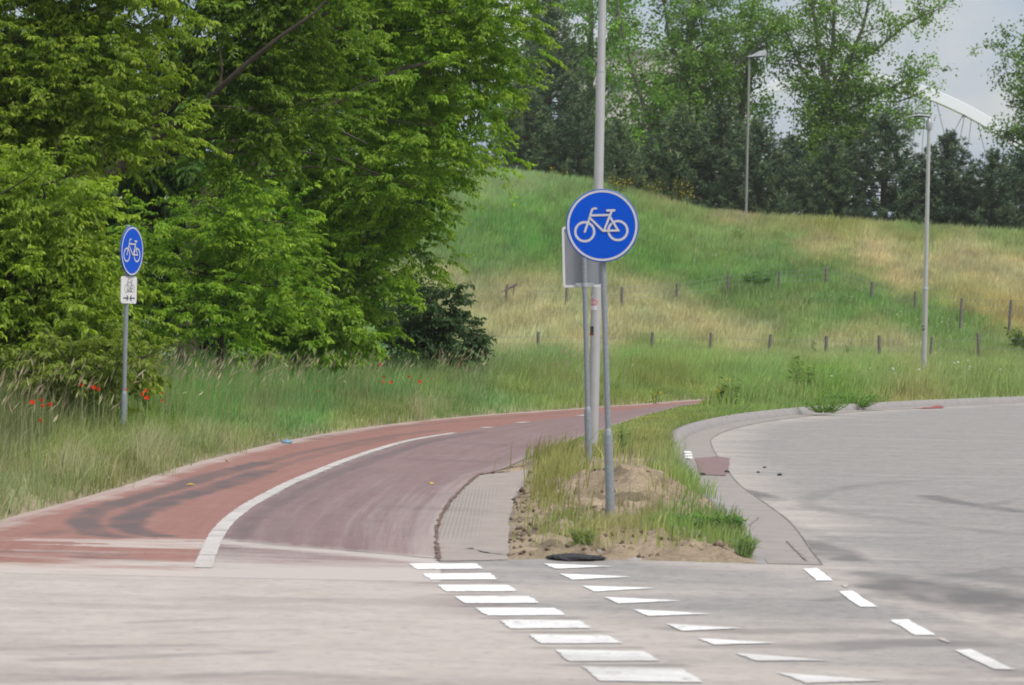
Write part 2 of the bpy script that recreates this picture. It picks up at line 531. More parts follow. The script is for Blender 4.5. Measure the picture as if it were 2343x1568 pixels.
def dist_poly(x, y, line):
    d = np.full(x.shape, 1e9)
    for i in range(len(line) - 1):
        ax, ay = line[i]; bx, by = line[i + 1]
        vx, vy = bx - ax, by - ay
        L2 = vx * vx + vy * vy + 1e-12
        t = np.clip(((x - ax) * vx + (y - ay) * vy) / L2, 0, 1)
        d = np.minimum(d, (x - ax - t * vx) ** 2 + (y - ay - t * vy) ** 2)
    return np.sqrt(d)


ROADPOLY = np.vstack([Kg, [[120, Kg[-1][1]], [120, -40], [-120, -40], [-120, 22.7], Lg[0:1][0], G(-400, 1303)[:2], G(0, 1290)[:2], G(450, 1300)[:2], G(1000, 1285)[:2], G(1165, 1281)[:2], G(1250, 1279)[:2], G(1500, 1283)[:2], G(1738, 1290)[:2]]])
RAMPv = [(1003, 1285), (998, 1225), (1008, 1185), (1038, 1140), (1072, 1106), (1095, 1088), (1215, 1075), (1195, 1105), (1170, 1150), (1162, 1200), (1162, 1282)]
RAMP = GP(RAMPv)
PATHPOLY = np.vstack([Lg, Rg[::-1]])
# simplified outlines for distances
def thin(c, n): return c[::n] if (len(c) - 1) % n == 0 else np.vstack([c[::n], c[-1:]])
EDGES = [thin(Lg, 4), thin(Rg, 4), thin(Kg, 3), np.array([G(1165, 1281)[:2], G(1250, 1279)[:2], G(1500, 1283)[:2], G(1738, 1290)[:2]]), np.array([G(u, v)[:2] for u, v in RAMPv[6:]])]
HV = lambda u: 725.0 + (u - CX) * math.tan(ROLL)
CREST = np.array([[-3000, 415], [-500, 415], [700, 405], [1000, 400], [1150, 406], [1250, 418], [1350, 436], [1440, 458], [1520, 480], [1600, 500], [1700, 512], [1850, 520], [2000, 529], [2200, 542], [2342, 553], [2700, 575], [5000, 640]], float)
YF, YC = 153.0, 202.0


def zhill(x, y):
    u = CX + F * x / np.maximum(y, 20.0)
    vc = np.interp(u, CREST[:, 0], CREST[:, 1])
    zc = CAMZ + (HV(u) - vc) * YC / F
    t = np.clip((y - YF) / (YC - YF), 0, 1)
    prof = np.where(t < 0.15, t * t / 0.3, t - 0.075) / 0.925
    z = zc * np.clip(prof, 0, 1)
    # a spur running down to the right and small hummocks
    z = z + np.sin(t * math.pi) * (0.5 * np.exp(-((u - (1560 + (1 - t) * 560)) / 170.0) ** 2) + 0.35 * (fbm(x * 0.16, y * 0.10, 5) - 0.5))
    z = np.where(y > YC, zc - 0.03 * np.clip(y - YC, 0, 40), z)
    return np.where(y < YF, 0.0, z)


MOUND = G(1420, 1140)


def terrain(x, y, detail=True):
    x = np.asarray(x, float); y = np.asarray(y, float)
    z = zhill(x, y)
    near = (y > 20) & (y < 125) & (np.abs(x) < 40)
    zz = np.full(x.shape, 0.06)
    if near.any():
        xn, yn = x[near], y[near]
        inp = inpoly(xn, yn, PATHPOLY) | inpoly(xn, yn, ROADPOLY) | inpoly(xn, yn, RAMP) | (yn < 24.0) & (xn > xof(Lg, yn))
        d = np.full(xn.shape, 1e9)
        for e in EDGES: d = np.minimum(d, dist_poly(xn, yn, e))
        d = np.where((yn < 24.0) & (xn > xof(Lg, yn)), np.maximum(d, 0.2), d)
        h = np.where(inp, -np.minimum(d, 0.25) * 0.4, np.minimum(d, 0.35) * 0.35)
        isl = (~inp) & (xn > xof(Rg, yn) - 0.9) & (yn < 48)
        h = np.where((~inp) & (xn > xof(Rg, yn) - 0.9) & (yn < 84), h * (0.30 + 0.70 * smooth(70, 84, yn)), h)
        ux, vx = (xn - MOUND[0]) / 0.58, (yn - MOUND[1]) / np.where(yn < MOUND[1], 1.35, 1.6)
        bump = 0.20 * np.exp(-(ux ** 2 + vx ** 2)) + 0.06 * np.exp(-(((xn - MOUND[0] - .25) / .3) ** 2 + ((yn - MOUND[1] - .3) / .8) ** 2))
        rough = (fbm(xn * 4.5, yn * 2.0, 3) - 0.45) * 0.16 + (fbm(xn * 9, yn * 6, 9, 5) - 0.5) * 0.17
        h = h + np.where(isl, (bump + np.maximum(rough, -0.05)) * np.clip(d / 0.35, 0, 1), 0)
        zz[near] = h
    zz[(y <= 20)] = -0.1
    return z + np.where(y < YF, zz, 0.06)


def hit(u, v, y0=90.0, y1=215.0):
    ys = np.linspace(y0, y1, 1200)
    d = ray(u, v)
    t = ys / d[1]
    zr = CAMZ + d[2] * t; xr = d[0] * t
    below = zr <= terrain(xr, ys)
    k = int(np.argmax(below)) if below.any() else len(ys) - 1
    return np.array([xr[k], ys[k], float(terrain(xr[k:k + 1], ys[k:k + 1])[0])])


# colours of the vegetation over the ground, measured spot by spot
PAL = np.array([
    (1100, 430, 140, 160, 100), (1200, 420, 150, 168, 110), (1150, 520, 108, 146, 70), (1060, 600, 105, 135, 72), (1250, 480, 115, 150, 75),
    (1350, 450, 130, 155, 90), (1100, 590, 120, 150, 80), (1240, 560, 98, 140, 62), (1050, 645, 174, 164, 116), (1200, 690, 174, 164, 116),
    (1100, 720, 174, 164, 116), (1250, 740, 174, 164, 116), (1480, 520, 125, 155, 80), (1550, 470, 150, 150, 100), (1600, 500, 125, 150, 80),
    (1500, 600, 102, 140, 62), (1650, 600, 115, 145, 72), (1600, 660, 102, 140, 66), (1450, 690, 174, 164, 116), (1550, 720, 174, 164, 116),
    (1700, 700, 115, 140, 75), (1750, 640, 98, 135, 68), (1650, 560, 140, 155, 90), (1750, 530, 150, 155, 95), (1700, 500, 168, 155, 112),
    (1900, 515, 150, 155, 85), (2100, 528, 140, 155, 85), (2300, 545, 140, 155, 90), (1850, 570, 180, 162, 114), (2000, 590, 184, 165, 118),
    (2200, 600, 178, 162, 114), (2300, 640, 178, 162, 114), (2060, 650, 180, 162, 114), (1880, 635, 108, 142, 72), (1950, 700, 103, 138, 66),
    (1800, 570, 110, 145, 75), (2100, 735, 113, 145, 73), (2250, 690, 170, 155, 95), (2320, 730, 168, 150, 90), (2000, 680, 112, 142, 74), (1850, 760, 125, 145, 80), (1700, 780, 174, 164, 116),
    (1900, 790, 174, 164, 116), (2050, 800, 174, 164, 116), (2250, 800, 130, 145, 85), (2200, 755, 115, 145, 75), (1450, 850, 130, 155, 80), (1600, 850, 140, 160, 85),
    (1750, 870, 130, 155, 85), (2000, 860, 140, 160, 90), (2200, 870, 140, 155, 90), (2300, 880, 135, 150, 85), (1500, 900, 142, 150, 80),
    (2100, 910, 152, 150, 90), (1900, 890, 118, 150, 68), (1250, 850, 115, 150, 85), (1200, 800, 174, 164, 116), (1400, 760, 180, 166, 116), (1620, 755, 178, 165, 116), (1350, 800, 174, 164, 116),
    (1250, 910, 140, 155, 85), (350, 870, 120, 140, 80), (500, 880, 108, 146, 82), (700, 870, 98, 145, 80), (900, 870, 103, 150, 88),
    (1050, 870, 115, 148, 90), (1000, 920, 135, 155, 88), (700, 930, 118, 154, 82), (500, 950, 120, 154, 78), (850, 960, 142, 150, 85),
    (600, 1000, 145, 152, 95), (400, 1045, 138, 142, 88), (150, 930, 95, 105, 55), (80, 1000, 100, 110, 60), (300, 980, 120, 140, 65),
    (200, 1080, 132, 140, 75), (100, 1120, 155, 158, 105), (50, 1050, 110, 115, 70), (1430, 1000, 150, 150, 85), (1300, 1130, 142, 140, 75),
    (1550, 1240, 140, 150, 80), (1600, 1190, 118, 145, 72), (1350, 1210, 135, 140, 75), (1450, 1200, 162, 150, 95), (1650, 960, 130, 150, 75)], float)
PALC = lin(PAL[:, 2:5])
GK = np.array([1.10, 1.17, 1.38])      # picture value to albedo


def zone_col(x, y, z):
    n = len(x)
    u, v = proj(np.stack([x, y, z], -1))
    s = np.clip(y / 60.0, 0.6, 3)
    u = u + (fbm(x * 0.5, y * 0.25, 21) - 0.5) * 190 / s + (fbm(x * 2.5, y, 23) - 0.5) * 60
    v = v + (fbm(x * 0.5, y * 0.25, 31) - 0.5) * 75 / s
    out = np.zeros((n, 3))
    for a in range(0, n, 60000):
        b = min(n, a + 60000)
        d2 = ((u[a:b, None] - PAL[None, :, 0]) / 1.6) ** 2 + (v[a:b, None] - PAL[None, :, 1]) ** 2
        w = 1.0 / (d2 + 700.0) ** 2
        out[a:b] = (w @ PALC) / w.sum(1, keepdims=True)
    tan_ = smooth(0.92, 1.25, out[:, 0] / np.maximum(out[:, 1], 1e-4))[:, None]
    return out * GK * (1 + 0.16 * tan_ * np.array([0.5, 0.7, 1.6])) * (1 + 0.08 * smooth(60, 120, y)[:, None]), u, v


# ------------------------------------------------------------------ ground sheet
def axis(parts):
    r = []
    for a, b, st in parts:
        r.append(np.arange(a, b, st))
    r.append([parts[-1][1]])
    return np.concatenate(r)


def grid_faces(nx, ny):
    i = np.arange(nx - 1); j = np.arange(ny - 1)
    I, J = np.meshgrid(i, j, indexing='ij')
    a = (I * ny + J).ravel()
    return np.stack([a, a + ny, a + ny + 1, a + 1], 1)


SAND = np.array([0.40, 0.315, 0.225])
gx = axis([(-640, -60, 40), (-60, -16, 2), (-16, -6, 0.4), (-6, -1.2, 0.12), (-1.2, 3.4, 0.05), (3.4, 6, 0.12), (6, 16, 0.4), (16, 60, 2), (60, 640, 40)])
gy = axis([(-25, 20, 3), (20, 25.2, 0.2), (25.2, 35, 0.06), (35, 46, 0.12), (46, 90, 0.35), (90, 150, 1.5), (150, 214, 0.8), (214, 260, 4), (260, 660, 40)])
GX, GY = np.meshgrid(gx, gy, indexing='ij')
gz = terrain(GX.ravel(), GY.ravel())
gcol, gu, gv = zone_col(GX.ravel(), GY.ravel(), gz)
fx, fy = GX.ravel(), GY.ravel()
isl = (fx > xof(Rg, fy) - 0.95) & (fy > 25.0) & (fy < 47) & ~inpoly(fx, fy, PATHPOLY) & ~inpoly(fx, fy, ROADPOLY)
sandmask = np.where(isl, np.clip(smooth(965, 1035, gv) + 0.5 * (fbm(fx * 3, fy * 1.5, 4) - 0.5), 0, 1), 0)
edge = np.minimum(dist_poly(fx, fy, thin(Lg, 6)), 9)
gdirt = fbm(fx * 3.2, fy * 1.6, 16, 4)
sandmask = np.maximum(sandmask, np.where((fy > 20) & (fy < 90) & (fx < xof(Lg, fy) + .05), 0.8 * (1 - smooth(0.05, 0.4, edge)), 0))
gcol = gcol * 0.8 * (1 - sandmask[:, None]) + (SAND * (0.72 + 0.56 * fbm(fx * 2.5, fy * 1.5, 14)[:, None]) * (1 - 0.5 * smooth(0.54, 0.66, gdirt)[:, None])) * sandmask[:, None]
ground = link('ground', np_mesh('ground', np.stack([fx, fy, gz], 1), grid_faces(len(gx), len(gy)), gcol, True), M['ground'])
tag(ground, kind='structure')

# ------------------------------------------------------------------ carriageway
def streakmask(x, y, items, seed=0):
    m = np.zeros(x.shape)
    for pts, w, amt in items:
        g = GP(pts)
        d = dist_poly(x, y, g)
        nz = fbm(x * 5, y * 1.5, seed + 3, 5)
        edge_n = (fbm(x * 9, y * 3, seed + 8, 3) - 0.5) * 0.35 * w
        m = np.maximum(m, amt * (1 - smooth(w * 0.25, w * 0.62, d + edge_n)) * np.clip((-0.05 + 1.8 * nz) if seed < 80 else (0.3 + 1.2 * nz), 0, 1))
    return m


rx = axis([(-60, -9, 3), (-9, 9, 0.06), (9, 16, 0.2), (16, 60, 4)])
ry = axis([(-30, 13, 3), (13, 32, 0.06), (32, 60, 0.2), (60, 112, 0.8)])
RX, RY = np.meshgrid(rx, ry, indexing='ij')
qx, qy = RX.ravel(), RY.ravel()
qu, qv = proj(np.stack([qx, qy, np.zeros_like(qx)], 1))
st1 = fbm(qx * 0.24, qy * 0.8, 40, 4)
st2 = fbm(qx * 0.9, qy * 2.2, 44, 5)
fore = smooth(27.5, 24.5, qy + 0.8 * np.maximum(qx - 3.0, 0) * 0 + (st2 - .5) * 1.0)
leftish = smooth(2.2, -1.0, qx + (18 - qy) * -0.10)
dust = fore * (0.42 + 0.36 * leftish + (st1 - 0.5) * 1.5)
dust = np.maximum(dust, (0.95 + (st2 - .5) * 0.9) * smooth(23.9, 23.0, qy) * smooth(18.8, 21.8, qy + (st2 - .5) * 1.2) * smooth(0.6, -0.8, qx))
# carriageway on the right: dust drifts along the kerb
dk = dist_poly(qx, qy, thin(Kg, 3))
dust = np.maximum(dust, (1 - smooth(0.3, 1.5, dk + (st2 - 0.5) * 0.9)) * 0.72 * smooth(20, 24, qy))
dust = np.maximum(dust, 0.12 * smooth(20, 30, qy))
# the light dusty ridge between the wheel tracks
rid = streakmask(qx, qy, [([(1850, 1300), (2000, 1340), (2150, 1385), (2342, 1430), (2500, 1475)], 0.9, 0.8)], 70)
dust = np.maximum(dust, rid)
redm = smooth(0.35, -0.05, qx - (xof(GP([(935, 1291), (1087, 1392), (1208, 1453), (1330, 1526), (1450, 1620)]), np.clip(qy, 15, 26)))) * smooth(-6.5, -2.0, qx) * fore
redm = np.clip(redm, 0, 1) * 0.9
dust = np.where(redm > 0.3, dust * (0.8 + 0.3 * leftish), dust)
dark = 1.18 * streakmask(qx, qy, [
    ([(1690, 1122), (1735, 1133), (1770, 1144)], 0.34, 0.62),
    ([(2120, 1135), (2190, 1150), (2260, 1160), (2342, 1172)], 0.32, 0.55),
    ([(2235, 1160), (2290, 1150), (2342, 1142)], 0.2, 0.3),
    ([(1850, 1158), (1845, 1140), (1890, 1125), (1960, 1112), (2040, 1104), (2150, 1097)], 0.26, 0.26),
    ([(1850, 1158), (1920, 1172), (2050, 1190), (2200, 1210), (2342, 1225)], 0.3, 0.24),
    ([(1690, 1150), (1760, 1185), (1830, 1210), (1920, 1240)], 0.2, 0.25),
    ([(1830, 1238), (1870, 1250), (1900, 1262), (1940, 1280)], 0.42, 0.62),
    ([(1990, 1312), (2040, 1326), (2120, 1340), (2220, 1352), (2342, 1365)], 0.42, 0.5),
    ([(2080, 1338), (2200, 1365), (2342, 1390), (2480, 1410)], 1.0, 0.68), ([(2250, 1320), (2342, 1330), (2450, 1345)], 0.7, 0.4),
    ([(2342, 1300), (2200, 1322), (2100, 1330)], 0.3, 0.32),
    ([(1880, 1375), (1980, 1362), (2060, 1372)], 0.2, 0.35),
    ([(1560, 1440), (1720, 1445), (1900, 1442), (2150, 1450), (2400, 1475)], 0.36, 0.36),
    ([(1900, 1480), (2100, 1470), (2342, 1478)], 0.5, 0.42),
    ([(1600, 1480), (1800, 1478), (1950, 1485)], 0.22, 0.25),
    ([(2150, 1545), (2342, 1540)], 0.4, 0.4),
    ([(2000, 1560), (2342, 1566)], 0.3, 0.3),
    ([(935, 1312), (1120, 1308)], 0.1, 0.3), ([(965, 1335), (1160, 1332)], 0.12, 0.35), ([(1010, 1361), (1190, 1358)], 0.12, 0.4),
    ([(1060, 1388), (1250, 1385)], 0.14, 0.4), ([(1110, 1415), (1310, 1414)], 0.14, 0.45), ([(1165, 1447), (1370, 1446)], 0.16, 0.45),
    ([(1250, 1483), (1450, 1482)], 0.16, 0.4), ([(1300, 1522), (1540, 1522)], 0.18, 0.45),
    ([(0, 1485), (250, 1478), (480, 1476)], 0.16, 0.30), ([(100, 1510), (350, 1502), (600, 1492)], 0.2, 0.32), ([(300, 1425), (520, 1415)], 0.12, 0.25),
    ([(0, 1560), (300, 1552), (600, 1540), (900, 1552)], 0.22, 0.28), ([(350, 1450), (700, 1440)], 0.1, 0.2)], 50)
mask = np.stack([np.clip(dust, 0, 1), redm, np.clip(dark, 0, 0.8)], 1)
road = link('road', np_mesh('road', np.stack([qx, qy, np.zeros_like(qx)], 1), grid_faces(len(rx), len(ry)), {'Mask': mask}), M['road'])
tag(road, kind='structure')


def flat_poly(name, pts, mat, parent, z, jag=0.0):
    """a thin painted sheet on the ground, pts in plan"""
    g = np.array(pts)
    mb = MB()
    n = len(g)
    mb.add([(p[0], p[1], z) for p in g], [tuple(range(n))])
    me = bpy.data.meshes.new(name)
    me.from_pydata(mb.v, [], mb.f)
    bm = bmesh.new(); bm.from_mesh(me)
    bmesh.ops.triangulate(bm, faces=bm.faces)
    for f in bm.faces:
        if f.normal.z < 0: f.normal_flip()
    bm.to_mesh(me); bm.free()
    return link(name, me, mat, parent)


def ragged(quad, n=10, amp=0.008):
    """subdivide the outline and wear its edge a little"""
    out = []
    for i in range(len(quad)):
        a = np.array(quad[i]); b = np.array(quad[(i + 1) % len(quad)])
        d = b - a; L = np.linalg.norm(d)
        nrm = np.array([-d[1], d[0]]) / max(L, 1e-6)
        for k in range(n):
            t = k / n
            out.append(a + d * t + nrm * (RNG.random() - 0.5) * 2 * amp)
    return out


BLOCKS = [[(935, 1291), (1090, 1291), (1104, 1303), (953, 1304)], [(965, 1314), (1121, 1313), (1139, 1327), (985, 1328)],
          [(1000, 1340), (1160, 1340), (1183, 1354), (1020, 1355)], [(1040, 1366), (1209, 1366), (1233, 1381), (1063, 1382)],
          [(1087, 1392), (1270, 1393), (1293, 1409), (1114, 1410)], [(1140, 1420), (1327, 1422), (1353, 1439), (1168, 1440)],
          [(1208, 1453), (1388, 1456), (1425, 1473), (1236, 1474)], [(1268, 1488), (1470, 1492), (1510, 1514), (1300, 1515)],
          [(1330, 1526), (1562, 1533), (1608, 1563), (1372, 1560)]]
for b in BLOCKS:
    flat_poly('crossing_block', ragged(GP(b)), M['paint'], road, 0.005)
TRIS = [[(1243, 1291), (1400, 1297), (1270, 1303)], [(1280, 1314), (1443, 1321), (1310, 1328)], [(1332, 1342), (1500, 1347), (1360, 1355)],
        [(1382, 1368), (1560, 1376), (1415, 1382)], [(1447, 1396), (1630, 1406), (1483, 1411)], [(1522, 1429), (1700, 1439), (1560, 1445)],
        [(1595, 1462), (1780, 1473), (1635, 1477)], [(1680, 1496), (1902, 1513), (1730, 1514)], [(1778, 1541), (2025, 1559), (1845, 1565)]]
for b in TRIS:
    flat_poly('give_way_triangle', ragged(GP(b), 8, 0.006), M['paint'], road, 0.005)
DASH = [[(1836, 1303), (1869, 1301), (1906, 1330), (1868, 1330)], [(1919, 1355), (1948, 1353), (2007, 1390), (1967, 1390)],
        [(2036, 1420), (2077, 1419), (2140, 1455), (2092, 1455)], [(2184, 1490), (2220, 1487), (2322, 1534), (2272, 1533)]]
for b in DASH:
    flat_poly('edge_dash', ragged(GP(b), 8, 0.006), M['paint'], road, 0.005)
for b in ([(1925, 1340), (1936, 1339), (1940, 1344), (1930, 1345)], [(2146, 1463), (2158, 1462), (2175, 1471), (2163, 1471)]):
    flat_poly('edge_dash', ragged(GP(b), 3, 0.006), M['line'], road, 0.005)

# ------------------------------------------------------------------ cycle path
SK_LEFT = [
    ([(275, 1230), (224, 1225), (194, 1206), (194, 1187), (230, 1168), (270, 1155), (351, 1133), (432, 1106), (513, 1082), (605, 1060)], 0.30, 0.92),
    ([(356, 1228), (319, 1222), (286, 1206), (292, 1187), (338, 1166), (405, 1141), (486, 1120), (567, 1093), (605, 1079)], 0.32, 0.98),
    ([(605, 1060), (700, 1036), (800, 1015), (900, 998), (1000, 986)], 0.2, 0.55),
    ([(605, 1079), (700, 1050), (800, 1024), (900, 1003)], 0.2, 0.45),
    ([(640, 1020), (720, 1002), (850, 985), (1000, 970), (1150, 957), (1300, 945)], 0.22, 0.35),
    ([(100, 1225), (150, 1218)], 0.3, 0.4), ([(0, 1262), (120, 1262), (260, 1270)], 0.26, 0.55), ([(200, 1275), (330, 1285), (430, 1300)], 0.26, 0.5)]
SK_RIGHT = [
    ([(540, 1240), (575, 1195), (640, 1150), (740, 1098), (860, 1050), (980, 1012), (1100, 990)], 0.2, 0.62), ([(520, 1300), (525, 1262), (545, 1236)], 0.22, 0.5),
    ([(620, 1270), (650, 1200), (730, 1130), (850, 1075)], 0.3, 0.22), ([(720, 1270), (745, 1200), (820, 1140), (950, 1080)], 0.2, 0.15),
    ([(800, 1270), (830, 1200), (920, 1140), (1060, 1080), (1200, 1035)], 0.25, 0.16),
    ([(960, 1230), (975, 1180), (1010, 1130)], 0.3, 0.22)]


def lane_z(y):
    return 0.0012 + 0.0068 * smooth(24.8, 28.0, np.asarray(y, float))


def lane(name, c0, c1, mat, sk, n, z, parent, right):
    ys = np.concatenate([np.arange(22.95, 34, 0.06), np.arange(34, 60, 0.15), np.arange(60, 100, 0.5)])
    ys = ys[ys < min(c0[:, 1].max(), c1[:, 1].max())]
    x0, x1 = xof(c0, ys), xof(c1, ys)
    x0 = np.where(ys < c0[:, 1].min(), x0, x0)
    t = np.linspace(0, 1, n)
    X = x0[:, None] * (1 - t) + x1[:, None] * t
    Y = np.repeat(ys[:, None], n, 1)
    x, y = X.ravel(), Y.ravel()
    uu, vv = proj(np.stack([x, y, x * 0], 1))
    s2 = fbm(x * 0.9, y * 2.2, 44, 5)
    s3 = fbm(x * 0.5, y * 3.5, 61, 5)
    if right:
        line_v = 1240 + (uu - 540) * 40 / 460.0             # seam of old and new paving
        du = 0.75 * np.exp(-((vv - line_v - 4) / 7.0) ** 2) + smooth(-4, 60, vv - line_v) * 0.62 + 0.22 * smooth(700, 1000, uu) * smooth(1080, 1180, vv)
        du = du + smooth(1288, 1320, vv + (s3 - .5) * 26) * 0.6
        du = du + 0.22 * smooth(0.25, 0.0, xof(Rg, y) - x) + 0.12
    else:
        du = smooth(1262, 1318, vv + (s2 - .5) * 46 + (s3 - .5) * 26) * 1.1 + 0.75 * smooth(1228, 1240, vv) * (s3 > 0.52) * smooth(1275, 1250, vv)
        du = du + 0.62 * smooth(0.42, 0.05, x - xof(Lg, y) + (s2 - .5) * .3)
    dk_ = streakmask(x, y, sk, 80)
    mk = np.stack([np.clip(du, 0, 1.1), smooth(1215, 1240, vv) if not right else smooth(-10, 4, vv - line_v), dk_], 1)
    uv = np.stack([np.repeat(t[None, :], len(ys), 0).ravel(), y * 0.5], 1)
    return link(name, np_mesh(name, np.stack([x, y, lane_z(y)], 1), grid_faces(len(ys), n)[:, ::-1], {'Mask': mk}, uv=uv), mat, parent)


path = lane('cycle_path', Lg, Cg, M['lane_red'], SK_LEFT, 60, 0.008, None, False)
tag(path, kind='structure')
lane('right_lane', Cg, Rg, M['lane_purple'], SK_RIGHT, 48, 0.008, path, True)


def strip(name, pts, w0, w1, mat, parent, z, step=0.2, amp=0.006, plan=False):
    """a ribbon of given width along a plan curve"""
    g = np.array(pts) if plan else curve(pts, step)
    d = np.gradient(g, axis=0)
    d /= np.linalg.norm(d, axis=1)[:, None] + 1e-9
    nrm = np.stack([-d[:, 1], d[:, 0]], 1)
    w = np.linspace(w0, w1, len(g))[:, None] / 2
    a = g + nrm * (w + (RNG.random((len(g), 1)) - .5) * 2 * amp); b = g - nrm * (w + (RNG.random((len(g), 1)) - .5) * 2 * amp)
    n = len(g)
    v = np.vstack([np.c_[a, np.full(n, z)], np.c_[b, np.full(n, z)]])
    if parent is not None and parent.name.startswith('cycle_path'):
        v[:, 2] = lane_z(v[:, 1]) + (z - 0.008)
    i = np.arange(n - 1)
    f = np.stack([n + i, n + i + 1, i + 1, i], 1)
    return link(name, np_mesh(name, v, f), mat, parent)


CL = curve(Cv[1:14], 0.1)
cuts = [0.0, 0.045, 0.14, 0.245, 0.345, 0.445, 0.56, 0.69, 0.83, 1.0]
for i in range(len(cuts) - 1):
    a, b = int(cuts[i] * (len(CL) - 1)), int(cuts[i + 1] * (len(CL) - 1))
    seg = CL[a:b + 1] if i == 0 else CL[a:b + 1] + (CL[a + 1] - CL[a]) * np.r_[0.35, np.zeros(b - a)][:, None]
    if len(seg) > 2:
        strip('centre_line_piece', seg, 0.122 - 0.002 * i, 0.120 - 0.002 * i, M['line'], path, 0.012, plan=True, amp=0.006)
for (u0, v0, u1, v1) in ((1102, 981, 1122, 979), (1185, 969, 1206, 967), (1322, 953, 1350, 950)):
    strip('centre_dash', [(u0, v0), (u1, v1)], 0.13, 0.13, M['line'], path, 0.012, amp=0.004)
strip('seam', [(540, 1240), (620, 1247), (750, 1257), (900, 1270), (1000, 1279)], 0.02, 0.02, M['crack'], path, 0.011, amp=0.008)
strip('dark_edge', [(600, 1150), (660, 1117), (720, 1090), (790, 1062), (860, 1037), (940, 1014)], 0.05, 0.03, M['crack'], path, 0.0105, amp=0.02)

# milled strip beside the path
rp = GP(RAMPv)
rxs = np.linspace(rp[:, 0].min(), rp[:, 0].max(), 40); rys = np.linspace(rp[:, 1].min(), rp[:, 1].max(), 120)
bm = bmesh.new()
ed = []
me = bpy.data.meshes.new('milled_strip')
ragr = ragged(rp, 8, 0.02)
mb = MB(); mb.add([(p[0], p[1], 0.004) for p in ragr], [tuple(range(len(ragr)))])
me.from_pydata(mb.v, [], mb.f)
bm.from_mesh(me); bmesh.ops.triangulate(bm, faces=bm.faces)
for _ in range(3):
    bmesh.ops.subdivide_edges(bm, edges=[e for e in bm.edges if e.calc_length() > 0.25], cuts=1, use_grid_fill=False)
    bmesh.ops.triangulate(bm, faces=[f for f in bm.faces if len(f.verts) > 3])
for f in bm.faces:
    if f.normal.z < 0: f.normal_flip()
bm.to_mesh(me); bm.free()
mv = np.array([v.co[:] for v in me.vertices])
mu, mvv = proj(mv)
leftedge = np.interp(-mvv, [-1285, -1225, -1185, -1140, -1106, -1088], [1003, 998, 1008, 1038, 1072, 1095])
mm = np.clip(smooth(105, 60, mu - leftedge) * smooth(1240, 1220, mvv) * smooth(1105, 1130, mvv), 0, 1)
a_ = me.color_attributes.new('Mask', 'FLOAT_COLOR', 'POINT')
c4 = np.ones((len(mv), 4), np.float32); c4[:, 0] = mm; a_.data.foreach_set('color', c4.ravel())
milled = link('milled_strip', me, M['ramp'])
tag(milled, kind='structure')
strip('broken_edge', RAMPv[0:6], 0.022, 0.03, M['rust_edge'], milled, 0.013, 0.1, 0.014)
strip('broken_edge', [(1095, 1088), (1130, 1083), (1165, 1081)], 0.05, 0.04, M['rust_edge'], milled, 0.013, 0.06, 0.02)
strip('tar_spill', [(1075, 1256), (1100, 1263), (1130, 1268), (1165, 1271)], 0.05, 0.03, M['crack'], milled, 0.013, 0.05, 0.03)

# ------------------------------------------------------------------ kerb and gutter
def offset(c, d):
    t = np.gradient(c, axis=0); t /= np.linalg.norm(t, axis=1)[:, None] + 1e-9
    return c + np.stack([t[:, 1], -t[:, 0]], 1) * d     # to the right of travel = carriageway side


Ks = Kg.copy()
for _ in range(6):
    Ks[1:-1] = (Ks[:-2] + Ks[1:-1] * 2 + Ks[2:]) / 4
prof = [(-0.12, -0.06), (-0.12, 0.105), (-0.03, 0.125), (0.0, 0.115), (0.075, 0.012), (0.08, -0.02)]
rows = []
for d, z in prof:
    o = offset(Ks, d)
    low = smooth(38.5, 33.0, Ks[:, 1])          # the kerb dips flush at the crossing
    zz = np.where(z > 0.005, z * (1 - 0.80 * low) * (1 - 0.9 * smooth(26.6, 25.6, Ks[:, 1])), z)
    rows.append(np.c_[o, zz])
kv = np.stack(rows, 1).reshape(-1, 3)
n_, m_ = len(Ks), len(prof)
kerb = link('kerb', np_mesh('kerb', kv, grid_faces(n_, m_)[:, ::-1], None, False), M['kerb'])
tag(kerb, kind='structure')
# joints between kerb stones
acc = np.concatenate([[0], np.cumsum(np.linalg.norm(np.diff(Ks, axis=0), axis=1))])
mb = MB()
for s_ in np.arange(0.5, min(acc[-1], 60), 1.0):
    i = int(np.searchsorted(acc, s_))
    if i >= n_ - 1 or i < 1: continue
    p = kv.reshape(n_, m_, 3)[i]
    t = Ks[i + 1] - Ks[i]; t /= np.linalg.norm(t) + 1e-9
    q = [(a[0], a[1], a[2] + 0.003) for a in p[1:5]]
    vs = []
    for a in q:
        vs.append((a[0] - t[0] * 0.006, a[1] - t[1] * 0.006, a[2])); vs.append((a[0] + t[0] * 0.006, a[1] + t[1] * 0.006, a[2]))
    mb.add(vs, [(0, 1, 3, 2), (2, 3, 5, 4), (4, 5, 7, 6)])
mb.build('joint', M['crack'], kerb)
gin, gout = offset(Ks, 0.055), offset(Ks, 0.42)
gv_ = np.vstack([np.c_[gin, np.full(n_, 0.004)], np.c_[gout, np.full(n_, 0.0035)]])
i = np.arange(n_ - 1)
gutter = link('gutter', np_mesh('gutter', gv_, np.stack([n_ + i, n_ + i + 1, i + 1, i], 1)), M['gutter'])
tag(gutter, kind='structure')
strip('gutter_joint', offset(Ks, 0.43)[:int(n_ * 0.75):2], 0.013, 0.008, M['crack'], gutter, 0.007, plan=True, amp=0.004)
for (a, b) in (((1735, 1186), (1712, 1205)), ((1845, 1285), (1800, 1240))):
    strip('crack', [a, b], 0.02, 0.012, M['crack'], gutter, 0.010, 0.1, 0.008)
